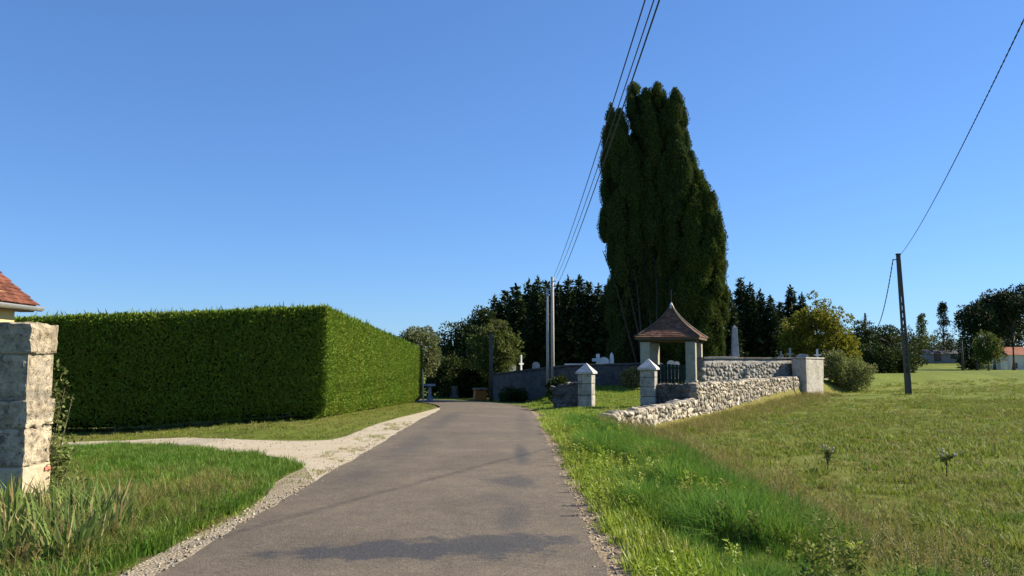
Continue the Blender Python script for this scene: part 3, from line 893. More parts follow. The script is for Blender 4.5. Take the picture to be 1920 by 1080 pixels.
# ------------------------------------------------------------------ churchyard wall (rendered, dark coping)
def churchyard_wall(A, B, za, zb_, label, thick=.45, mat='render', stones=False):
    A = np.array(A, float); B = np.array(B, float); L = np.hypot(*(B - A)); d = (B - A) / L; n2 = np.array([d[1], -d[0]])
    o = np.array([A[0], A[1], gz(A)])
    t = thing('churchyard_wall', o, label, 'wall')
    ns, ms = int(L / .25), 7; V = []
    for i in range(ns + 1):
        u = L * i / ns; q = A + d * u; top = za + (zb_ - za) * i / ns; bot = gz(q) - .4
        for side in (0, 1):
            for k in range(ms + 1):
                z = bot + (top - bot) * k / ms; dep = (.03 * (float(fbm(u * 1.3, z * 1.6, 81 + side)) - .45) * 2) * (1 if side == 0 else -1)
                w = -dep if side == 0 else thick - dep
                V.append((q[0] - n2[0] * w, q[1] - n2[1] * w, z))
    K = 2 * (ms + 1); F_ = []
    for i in range(ns):
        for k in range(ms):
            a = i * K + k; b = a + K; F_.append((a, b, b + 1, a + 1))
            a += ms + 1; b += ms + 1; F_.append((a, a + 1, b + 1, b))
        a = i * K + ms; F_.append((a, a + K, a + K + ms + 1, a + ms + 1))
    F_.append([k for k in range(ms + 1)] + [K - 1 - k for k in range(ms + 1)])
    F_.append([ns * K + ms + 1 + k for k in range(ms + 1)] + [ns * K + ms - k for k in range(ms + 1)])
    mb = MB(); mb.add(np.array(V) - o, F_); mb.build('wall_face', M[mat], t, True)
    u = 0.0
    while u < L - .2:
        ww = min(random.uniform(.8, 1.15), L - u); uc = u + ww / 2; q = A + d * uc - n2 * thick / 2; top = za + (zb_ - za) * uc / L
        mb = MB().box((0, 0, 0), (ww - .012, thick + .16, .085), jitter=.008)
        c = mb.build('coping', M['coping'], t, bevel=.012, loc=np.array([q[0], q[1], top + .046]) - o)
        c.rotation_euler = (0, math.atan2(-(zb_ - za), L), math.atan2(d[1], d[0])); u += ww
    if stones:
        VV = []; FF = []; cnt = 0
        zb2 = lambda u: gz(A + d * u) ; zt2 = lambda u: za + (zb_ - za) * u / L - .22
        for u, z, ww, hh in stone_layout(L, zb2, zt2, (.18, .40), (.12, .22), .12):
            q = A + d * u - n2 * .06
            Mx = Matrix.LocRotScale(Vector(np.array([q[0], q[1], z]) - o), __import__('mathutils').Euler((random.uniform(-.05, .05), random.uniform(-.15, .15), math.atan2(d[1], d[0]))), Vector((ww, .2, hh)))
            sm_ = random.choice(STONES); Vm = np.array([tuple(Mx @ v.co) for v in sm_.vertices]); VV.append(Vm); FF.append(CG2[1] + cnt); cnt += len(Vm)
        tag(obj('small_stones', np_mesh('small_stones', np.vstack(VV), np.vstack(FF), True), M['rubble_grey'], t), kind='stuff')
    return t
WA = np.array([3.0, 46.5]); WB = np.array([-1.3, 56.5]); LG_L = np.array([6.95, 45.4]); LG_R = np.array([9.95, 44.7]); WE = np.array([17.3, 51.2])
churchyard_wall(WB, WA, float(at(927, 703, 56.5)[2]), float(at(1061, 687, 46.5)[2]), 'shaded churchyard wall curving along the lane bend behind the twin pole', mat='render_shaded')
churchyard_wall(WA, LG_L, float(at(1061, 687, 46.5)[2]), float(at(1200, 683, 45.4)[2]), 'dark churchyard wall between the twin pole and the roofed gate', mat='render_shaded')
churchyard_wall(LG_R, WE, float(at(1312, 673, 44.7)[2]), float(at(1495, 673, 51.2)[2]), 'grey stone churchyard wall to the right of the roofed gate', stones=True)
# return of the wall behind the pale block, going back along the field
churchyard_wall(WE, np.array([26.0, 66.0]), float(at(1495, 673, 51.2)[2]), 2.1, 'churchyard wall receding behind the pale end block')

# ------------------------------------------------------------------ roofed gate (lychgate)
def lychgate():
    fl = at(1211, 640, 44.5); fr = at(1295, 640, 43.7)
    mid = (fl + fr) / 2; s = 1.16
    cen = mid[:2] + CY * s; z = gz(cen) - .05
    t = thing('roofed_gate', (cen[0], cen[1], z), 'stone roofed churchyard gate with flared brown tile roof and cross', 'gate', rz=ROT)
    ctop = float(at(1250, 641, 44.2)[2]) - z
    for sx in (-1, 1):
        for sy in (-1, 1):
            me = block_mesh((.50, .50, ctop + .3), 7 + sx + 2 * sy, .01, .02)
            obj('column', me, M['column'], t, (sx * s, sy * s, ctop / 2 - .15))
            obj('column_base', block_mesh((.60, .60, .5), 17 + sx + 2 * sy, .012, .04), M['column'], t, (sx * s, sy * s, .1))
    bz = ctop + .11
    for sy in (-1, 1):
        MB().box((0, sy * s, bz), (2 * s + .62, .30, .22)).build('beam', M['timber'], t, bevel=.015)
        MB().box((sy * s, 0, bz + .003), (.30, 2 * s - .302, .22)).build('beam', M['timber'], t, bevel=.015)
    z0 = ctop + .22; apex = float(at(1247, 571, 45.2)[2]) - z; H = apex - z0; hw0 = 1.66
    hw = lambda q: hw0 * (.66 * (1 - q) ** 1.9 + .34 * (1 - q)) if q < 1 else 0.0
    # boarded underside and roof body
    mb = MB(); n = 14; V = []
    for i in range(n + 1):
        r = max(hw(i / n) - .05, .012); zz = z0 + H * i / n - .02
        V += [(-r, -r, zz), (r, -r, zz), (r, r, zz), (-r, r, zz)]
    F_ = [(0, 3, 2, 1)]
    for i in range(n):
        for k in range(4): F_.append((i * 4 + k, i * 4 + (k + 1) % 4, i * 4 + 4 + (k + 1) % 4, i * 4 + 4 + k))
    F_.append(tuple(n * 4 + k for k in range(4)))
    mb.add(V, F_); roof = mb.build('roof', M['timber'], t)
    for sgn in (-1, 1):
        MB().box((0, sgn * (hw0 - .05), z0 - .045), (2 * hw0 - .14, .05, .13)).build('fascia', M['timber'], roof)
        MB().box((sgn * (hw0 - .05), 0, z0 - .046), (.05, 2 * hw0 - .22, .13)).build('fascia', M['timber'], roof)
    tb = MB(); rows = 19
    for r_ in range(rows):
        q0, q1 = r_ / rows * .97, min((r_ + 1.55) / rows * .97, .985)
        a0, a1 = hw(q0), hw(q1); y0, y1 = z0 + H * q0, z0 + H * q1
        m = max(1, int(round(2 * a0 / .2)))
        for side in range(4):
            M2 = Matrix.Rotation(side * math.pi / 2, 3, 'Z')
            for k in range(m):
                u0 = -1 + 2 * k / m; u1 = -1 + 2 * (k + 1) / m; g = .006; j = random.uniform(-.012, .012)
                P = [(u0 * a0 + g, -a0 - .012 + j, y0 + .035), (u1 * a0 - g, -a0 - .012 + j, y0 + .035), (u1 * a1 - g, -a1 + .01, y1 + .012), (u0 * a1 + g, -a1 + .01, y1 + .012)]
                Q = [(p[0], p[1] + .004, p[2] - .022) for p in P]
                tb.add([tuple(M2 @ Vector(p)) for p in P + Q], [(0, 1, 2, 3), (7, 6, 5, 4), (0, 4, 5, 1), (1, 5, 6, 2), (2, 6, 7, 3), (3, 7, 4, 0)])
    tag(tb.build('roof_tiles', M['tile_gate'], roof), kind='stuff')
    for sx in (-1, 1):
        for sy in (-1, 1):
            MB().tube([(sx * hw(i / 12), sy * hw(i / 12), z0 + H * i / 12 + .05) for i in range(13)], [.055] * 12 + [.04], 6).build('hip_ridge', M['coping'] if sy > 0 else M['timber'], roof, True)
    MB().lathe((0, 0, apex - .22), [(.17, 0), (.12, .14), (.05, .30), (.01, .34)], 8).build('finial', M['cap'], roof, True)
    cr = MB().box((0, 0, apex + .42), (.035, .035, .72)); cr.box((0, 0, apex + .56), (.42, .034, .034)); cr.build('cross', M['iron'], t)
    # gate leaves across the back of the passage
    for k in range(10):
        x = -.86 + k * .191
        MB().box((x, s * .72, .62), (.175, .035, 1.05 + .05 * math.sin(k * .7))).build('gate_board', M['gate_green'], t)
    for zz in (.3, .95):
        MB().box((0, s * .72 + .036, zz), (1.95, .035, .1)).build('gate_rail', M['iron'], t)
lychgate()

# ------------------------------------------------------------------ tombs and crosses beyond the wall
def tomb(kind, px, top_py, depth, label, mat='tomb_white', w=.5, rz=0.0, name=None):
    top = at(px, top_py, depth); g = gz(top); h = top[2] - g
    t = thing(name or {'slab': 'tomb', 'head': 'headstone', 'cross': 'grave_cross', 'obelisk': 'obelisk'}[kind], (top[0], top[1], g - .05), label, {'slab': 'tomb', 'head': 'headstone', 'cross': 'cross', 'obelisk': 'obelisk'}[kind], 'graves in the churchyard', rz)
    if kind == 'slab':
        MB().box((0, 0, h * .4), (w, 1.0, h * .8)).build('chest', M[mat], t, bevel=.02)
        MB().box((0, 0, h * .8 + .07), (w + .14, 1.14, .14), taper=.96).build('slab', M[mat], t, bevel=.02)
    elif kind == 'head':
        mb = MB(); n = 9; hw = w / 2; P = [(-hw, 0), (hw, 0)] + [(hw * math.cos(a), h - hw * .8 + hw * .8 * math.sin(a)) for a in np.linspace(0, math.pi, n)]
        V = [(x, -.07, z) for x, z in P] + [(x, .07, z) for x, z in P]; m = len(P)
        mb.add(V, [tuple(range(m)), tuple(range(2 * m - 1, m - 1, -1))] + [(i, i + m, (i + 1) % m + m, (i + 1) % m) for i in range(m)])
        mb.build('stone_plate', M[mat], t); MB().box((0, 0, .12), (w + .2, .4, .24)).build('plinth', M[mat], t, bevel=.02)
    elif kind == 'cross':
        MB().box((0, 0, h * .16), (w, w * .8, h * .32), taper=.8).build('plinth', M[mat], t, bevel=.015)
        c = MB().box((0, 0, h * .66), (w * .26, w * .2, h * .68)); c.box((0, 0, h * .8), (w * .9, w * .198, w * .24)); c.build('cross', M[mat], t)
    else:
        MB().box((0, 0, h * .18), (w * 1.5, w * 1.5, h * .36), taper=.92).build('pedestal', M[mat], t, bevel=.02)
        MB().box((0, 0, h * .36 + .06), (w * 1.6, w * 1.6, .12)).build('cornice', M[mat], t, bevel=.015)
        MB().box((0, 0, h * .68 + .06), (w, w, h * .6), taper=.62).build('shaft', M[mat], t, bevel=.02)
        MB().box((0, 0, h * .98 + .11), (w * .62, w * .62, .18), taper=.1).build('tip', M[mat], t)
tomb('cross', 977, 664, 57.6, 'slim white grave cross rising above the shaded wall by the lane bend', w=.42, rz=.7)
tomb('slab', 972, 688, 57.2, 'white tomb slab showing over the wall below the slim white cross', w=1.1)
tomb('head', 961, 681, 58, 'small white headstone left of the slim white cross', w=.45)
tomb('head', 1005, 677, 57, 'small pale headstone just left of the twin pole', w=.5, mat='tomb_grey')
tomb('slab', 1078, 676, 51, 'flat pale tomb top above the left gate pillar', w=1.1)
tomb('cross', 1121, 662, 53, 'white grave cross left of the pair behind the dark wall', w=.8)
tomb('head', 1132, 668, 52.5, 'broad white headstone beside the white grave cross', w=.62)
tomb('obelisk', 1147, 664, 53, 'small white pointed monument left of the cypress foot', w=.32, name='grave_monument')
tomb('head', 1258, 674, 49, 'white headstone seen through the roofed gate', w=.45)
tomb('head', 1269, 676, 49.6, 'narrow white headstone right of another, seen through the roofed gate', w=.3)
tomb('head', 1236, 678, 50, 'grey headstone at the left in the roofed gate opening', w=.5, mat='tomb_grey')
tomb('obelisk', 1377, 612, 52, 'tall grey obelisk monument right of the cypress group', w=.42, mat='tomb_grey')
tomb('slab', 1352, 661, 51, 'wide pale tomb top left of the tall obelisk', w=1.6, mat='tomb_grey')
tomb('cross', 1464, 657, 54, 'short grey grave cross, left one near the pale block', w=.4, mat='tomb_grey')
tomb('cross', 1481, 651, 54, 'taller grey grave cross beside the short one near the pale block', w=.45, mat='tomb_grey')
tomb('cross', 1532, 653, 54.5, 'small white grave cross above the pale end block', w=.42)
tomb('head', 1505, 662, 55, 'rounded dark headstone behind the pale end block', w=1.1, mat='tomb_grey')

# ------------------------------------------------------------------ big stone wall end at the left
def left_wall():
    X0, Y0, TH = -5.58, 9.9, .60
    t = thing('garden_wall', (X0, Y0, 0), 'weathered stone garden wall end with big corner blocks at left', 'stone wall')
    z = -.15
    courses = [(.33, 'ashlar', .80, 0), (.36, 'ashlar_warm', .62, -.005), (.44, 'ashlar', .95, 0), (.31, 'ashlar', .70, .012), (.05, 'rubble_mortar', .80, -.03), (.49, 'ashlar', .86, -.03), (.37, 'ashlar', 1.0, .02)]
    left_x = []
    for k, (h, mt, w, push) in enumerate(courses):
        th = TH + push
        me = block_mesh((w, th, h - .004), 31 + 3 * k, .028 if mt == 'ashlar' else .012, .035, CG18)
        o = obj('quoin' if h > .1 else 'mortar_bed', me, M[mt], t, (-w / 2 + push, TH / 2, z + h / 2))
        left_x.append((z, h, -w + push)); z += h
    # coursed smaller stones behind the corner blocks
    for z_, h, xl in left_x:
        if h < .1: continue
        nrow = 2 if h > .4 else 1
        for r_ in range(nrow):
            x = xl - .012; hh = h / nrow
            while x > -2.6:
                w = random.uniform(.22, .5)
                me = block_mesh((w - .010, TH - .03, hh - .012), random.randint(0, 900), .035, .07, CG9)
                obj('stone', me, M[random.choice(['ashlar', 'ashlar', 'rubble'])], t, (x - w / 2, TH / 2 + random.uniform(-.015, .02), z_ + hh * (r_ + .5)))
                x -= w
    MB().box((-1.59, TH / 2, 1.0), (3.12, TH - .05, 2.22)).build('wall_core', M['rubble_mortar'], t)
    # faded red paint mark low on the road face
    MB().box((-.002, TH - .11, .47), (.03, .12, .045)).build('paint_mark', M['red_paint'], t)
left_wall()

# ------------------------------------------------------------------ house corner behind the wall
def house():
    ex, ey, ez = -8.40, 15.05, 2.74
    t = thing('house', (-11, 12.8, 0), 'cream house corner with red tiled roof and zinc gutter behind stone wall', 'house')
    o = np.array([-11, 12.8, 0])
    MB().box((.3 + -.0, -.05, 1.35), (4.24, 3.9, 3.2)).build('wall', M['plaster'], t)     # x -12.82..-8.58, y 10.8..14.7
    slope = R(40); ridge_x = -10.7
    run = ex - ridge_x; top = ez + run * math.tan(slope)
    yl, yr = 10.3, ey
    mb = MB(); dz = .05
    for sgn in (1, -1):
        xe = ex if sgn > 0 else 2 * ridge_x - ex
        P = [(xe, yl, ez), (xe, yr, ez), (ridge_x, yr, top), (ridge_x, yl, top)]
        Q = [(p[0], p[1], p[2] - .07) for p in P]
        mb.add(np.array(P + Q) - o, [(0, 1, 2, 3) if sgn > 0 else (3, 2, 1, 0), (7, 6, 5, 4) if sgn > 0 else (4, 5, 6, 7), (0, 4, 5, 1), (1, 5, 6, 2), (2, 6, 7, 3), (3, 7, 4, 0)])
    roof = mb.build('roof', M['timber'], t)
    # gable infill
    for yy in (10.85, 14.66):
        MB2 = MB(); MB2.add(np.array([(-12.78, yy, 2.9), (-8.62, yy, 2.9), (ridge_x, yy, top - .12), (-12.78, yy + .03, 2.9), (-8.62, yy + .03, 2.9), (ridge_x, yy + .03, top - .12)]) - o, [(0, 1, 2), (5, 4, 3), (0, 3, 4, 1), (1, 4, 5, 2), (2, 5, 3, 0)])
        MB2.build('gable', M['plaster'], t)
    tm = MB().box((0, 0, 0), (.245, .162, .016)).mesh('tile'); tm.materials.append(M['tile_house'])
    ex_row = .115; rows = int(run / math.cos(slope) / ex_row); cols = int((yr - yl) / .168)
    VV = []; FF = []; cnt = 0; base = np.array([v.co[:] for v in tm.vertices]); bf = np.array([p.vertices[:] for p in tm.polygons])
    for i in range(rows):
        s_ = .06 + i * ex_row
        flare = .05 * max(0, 1 - i / 6)
        for k in range(cols + 1):
            y = yr - .07 - k * .168 - (.084 if i % 2 else 0)
            if y < yl: continue
            loc = Vector((ex - s_ * math.cos(slope), y + random.uniform(-.006, .006), ez + s_ * math.sin(slope) + .028 + flare * .4 + random.uniform(-.004, .006))) - Vector(o)
            rot = (random.uniform(-.03, .03), slope - .13 + random.uniform(-.03, .03), random.uniform(-.02, .02))
            if i < 14 and k < 14:
                q = bpy.data.objects.new('roof_tile', tm); q.location = loc; q.rotation_euler = rot; link(q, roof)
            else:
                Mx = Matrix.LocRotScale(loc, __import__('mathutils').Euler(rot), Vector((1, 1, 1)))
                Vm = np.array([tuple(Mx @ Vector(v)) for v in base]); VV.append(Vm); FF.append(bf + cnt); cnt += len(Vm)
    tag(obj('roof_tiles', np_mesh('roof_tiles', np.vstack(VV), np.vstack(FF)), M['tile_house'], roof), kind='stuff')
    # half-round gutter
    V = []; F_ = []; n = 10; gyv = (yl, ey + .03); r = .075; gx0, gz0 = ex + .055 , ez - .02
    for yy in gyv:
        for k in range(n + 1):
            a = math.pi + math.pi * k / n
            V.append((gx0 + r * math.cos(a), yy, gz0 + r * math.sin(a)))
        for k in range(n + 1):
            a = 2 * math.pi - math.pi * k / n
            V.append((gx0 + (r - .008) * math.cos(a), yy, gz0 + (r - .008) * math.sin(a)))
    m = 2 * (n + 1)
    for k in range(m): F_.append((k, (k + 1) % m, m + (k + 1) % m, m + k))
    F_.append(tuple(m + k for k in range(n + 1)))
    g = MB(); g.add(np.array(V) - o, F_); g.build('gutter', M['zinc'], t, True)
    MB().box(np.array((ex - .08, (yl + yr) / 2, ez - .10)) - o, (.24, yr - yl - .3, .03)).build('soffit', M['timber'], t)
house()

# ------------------------------------------------------------------ poles and cables
def sag_pts(a, b, sag, n=40):
    a = np.array(a, float); b = np.array(b, float)
    return [a * (1 - t) + b * t - np.array([0, 0, sag * 4 * t * (1 - t)]) for t in np.linspace(0, 1, n)]

# twin concrete pole
def twin_pole():
    D = 48.0; b = at(1031, 735, D); g = gz(b)
    t = thing('utility_pole', (b[0], b[1], g), 'pale twin concrete utility pole by the churchyard wall corner', 'pole')
    for px, tp, w in ((1026.5, 541, .17), (1035.5, 519, .20)):
        q = at(px, tp, D); h = q[2] - g + .3
        MB().tube([(q[0] - b[0], 0, -.3), (q[0] - b[0], 0, h * .5), (q[0] - b[0], 0, h - .3)], [w * .54, w * .48, w * .42], 12).build('shaft', M['concrete'], t, True)
    q = at(1031, 560, D); MB().box((0, 0, q[2] - g), (.34, .12, .08)).build('clamp', M['iron'], t)
    q = at(1035.5, 526, D)
    for k, dz in enumerate((0, -.28)):
        MB().lathe((q[0] - b[0] + .16, -.08, q[2] - g + dz), [(.02, -.06), (.05, -.04), (.03, 0), (.05, .03), (.03, .07)], 8).build('insulator', M['porcelain'], t, True)
        MB().box((q[0] - b[0] + .1, -.08, q[2] - g + dz - .06), (.18, .03, .03)).build('bracket', M['iron'], t)
    return at(1039, 522, D)
tp = twin_pole()
NEAR = np.array([1.30, -14.0, 7.2])
wires = [((tp[0] - .05, tp[1], tp[2] + .02), NEAR + np.array([.02, 0, .06]), .62, .010, 'thin upper black overhead wire, left of the three above the lane'),
         ((tp[0] + .10, tp[1], tp[2] - .02), NEAR + np.array([.06, 0, .0]), .66, .009, 'thin middle black overhead wire of the three above the lane'),
         ((tp[0] + .22, tp[1], tp[2] - .28), NEAR + np.array([.04, 0, -.06]), .62, .012, 'thicker black overhead wire, right of the three above the lane')]
for a, b, sg, r, lb in wires:
    o = MB().tube(sag_pts(a, b, sg, 60), r, 6).build('overhead_wire', M['cable'], None, True)
    tag(o, lb, 'wire', 'wires to the twin pole')

# leaning ladder-type concrete pole in the field
def ladder_pole():
    D = 50.3; b = at(1704, 742, D); g = gz(b); top = at(1684, 478, D)
    t = thing('ladder_pole', (b[0], b[1], g), 'dark leaning concrete pole with ladder openings standing in the field', 'pole')
    h = top[2] - g; lean = top[0] - b[0]
    def c(f): return lean * f
    w0, w1 = .33, .21
    for sgn in (-1, 1):
        V = []; n = 8
        for i in range(n + 1):
            f = i / n; w = (w0 + (w1 - w0) * f) / 2; cx = c(f) + sgn * (w - .04)
            for dx, dy in ((-.04, -.10), (.04, -.10), (.04, .10), (-.04, .10)): V.append((cx + dx, dy * (1 - .3 * f), -.4 * (f == 0) + h * f))
        F_ = [(3, 2, 1, 0)] + [(i * 4 + k, i * 4 + (k + 1) % 4, i * 4 + 4 + (k + 1) % 4, i * 4 + 4 + k) for i in range(n) for k in range(4)] + [tuple(n * 4 + k for k in range(4))]
        m = MB(); m.add(V, F_); m.build('leg', M['concrete_dark'], t)
    # solid webs: between openings, and long ones at foot and head
    def web(f0, f1):
        V = []
        for f in (f0, f1):
            w = (w0 + (w1 - w0) * f) / 2 - .07
            for dx, dy in ((-w, -.07), (w, -.07), (w, .07), (-w, .07)): V.append((c(f) + dx, dy, h * f))
        m = MB(); m.add(V, [(3, 2, 1, 0), (4, 5, 6, 7), (0, 1, 5, 4), (1, 2, 6, 5), (2, 3, 7, 6), (3, 0, 4, 7)]); m.build('web', M['concrete_dark'], t)
    web(-.02, .16); web(.70, 1.0)
    for k in range(9):
        f = .16 + .54 * (k + 1) / 10; web(f - .011, f + .011)
    MB().box((c(1.0), 0, h + .04), (.24, .2, .08)).build('cap', M['iron'], t)
    MB().box((c(.96) - .22, -.05, h * .965), (.3, .05, .05)).build('bracket', M['iron'], t)
    return np.array([top[0], D, top[2]])
lt = ladder_pole()

def twisted(name, a, b, sag, r, pitch, label, n=260, reps=True):
    pts = sag_pts(a, b, sag, n); mb = MB(); L = np.linalg.norm(np.array(b) - np.array(a))
    for ph in (0, math.pi):
        Q = []
        for i, p in enumerate(pts):
            an = ph + 2 * math.pi * (L * i / n) / pitch
            Q.append(p + np.array([math.cos(an) * r * .8, 0, math.sin(an) * r * .8]))
        mb.tube(Q, r, 5)
    tag(mb.build(name, M['cable'], None, True), label, 'cable', 'cables on the field poles')
ne = np.array([-.5, -14., 7.0])
p_edge = at(1918, 18, 13.0)
# the cable leaves the frame at the upper right on its way to a pole beside the lane
dirx = (p_edge - lt); far_end = lt + dirx * 1.7; far_end[2] = lt[2] - .2
twisted('twisted_cable', lt + np.array([.05, 0, -.10]), far_end, .95, .0085, .6, 'black twisted cable rising from the ladder pole to the upper right', 420)
p2 = at(1622, 590, 98)
twisted('twisted_cable', lt + np.array([-.32, 0, -.30]), p2 + np.array([.1, 0, -.3]), 2.7, .022, 1.6, 'black cable sagging between ladder pole and far field pole', 200)
p3 = at(1545, 612, 150)
tag(MB().tube(sag_pts(p2 + np.array([-.1, 0, -.2]), p3, 1.2, 30), .02, 5).build('twisted_cable', M['cable'], None, True), 'faint cable running left from the far field pole', 'cable', 'cables on the field poles')

def simple_pole(px, base_py, top_py, depth, r, mat, label, tilt=0.0):
    top = at(px, top_py, depth); g = gz(top); h = top[2] - g
    t = thing('wooden_pole', (top[0], top[1], g), label, 'pole')
    MB().tube([(0, 0, -.4), (tilt * .5, 0, h * .5), (tilt, 0, h)], [r, r * .9, r * .75], 10).build('shaft', M[mat], t, True)
    MB().box((tilt + r, -r, h - .35), (.22, .05, .05)).build('bracket', M['iron'], t)
    MB().tube([(0, -r - .01, h * .02), (0, -r - .01, h * .3)], .018, 5).build('conduit', M['iron'], t)
simple_pole(1622, 690, 587, 98, .15, 'wood_pole', 'far dark pole standing in front of the bushes beyond the field')
simple_pole(921, 742, 625, 50.5, .135, 'wood_pole', 'dark wooden pole at the lane bend in front of the tree')
simple_pole(1803, 700, 640, 120, .16, 'wood_pole', 'thin far pole on the field bank near the pines')

# ------------------------------------------------------------------ small things at the lane bend
def small_things():
    b = at(900, 745, 52.0); g = gz(b)
    t = thing('grit_bin', (b[0], b[1], g), 'orange container with a pale lid in the shade at the lane bend', 'container', rz=.25)
    MB().box((0, 0, .36), (.66, .58, -.62), taper=1.16).build('body', M['orange'], t, bevel=.03)
    MB().box((0, 0, .72), (.86, .76, .10), taper=.86).build('lid', M['lid'], t, bevel=.02)
    for sx in (-.22, .22): MB().box((sx, 0, .02), (.12, .5, .10)).build('foot', M['orange'], t)
    MB().box((0, -.42, .68), (.2, .04, .04)).build('handle', M['iron'], t)
    b = at(852, 733, 58.6); g = gz(b)
    t = thing('boulder', (b[0], b[1], g), 'small pale rounded boulder in the dark below the trees', 'boulder')
    obj('stone_body', block_mesh((.42, .4, .5), 77, .04, .35), M['rubble_shaded'], t, (0, 0, .6)); obj('plinth', block_mesh((.5, .5, .5), 78, .03, .2), M['rubble_shaded'], t, (0, 0, .12))
    b = at(806, 748, 50.6); g = gz(b); top = at(806, 722, 50.6)[2] - g
    t = thing('stone_table', (b[0], b[1], g), 'small grey T-shaped stone stand beyond the hedge end', 'stone stand')
    MB().box((0, 0, top / 2 - .06), (.16, .2, top - .12 + .2)).build('post', M['tomb_grey'], t, bevel=.015)
    MB().box((-.02, 0, top), (.66, .42, .12)).build('slab', M['tomb_grey'], t, bevel=.015)
    MB().box((0, 0, .06), (.42, .4, .2), taper=.8).build('foot', M['tomb_grey'], t, bevel=.02)
    top = at(792.5, 694, 47.9); g = gz(top); h = top[2] - g; b = at(793.5, 755, 47.9)
    t = thing('marker_stake', (b[0], b[1], g), 'thin pale wooden stake standing at the end of the hedge', 'stake')
    MB().tube([(0, 0, -.2), (-.02, 0, h * .5), (top[0] - b[0], 0, h)], [.05, .045, .035], 6).build('stick', M['stake'], t)
    MB().lathe((top[0] - b[0], 0, h - .01), [(.035, 0), (.02, .05), (.004, .09)], 6).build('pointed_tip', M['stake'], t)
small_things()

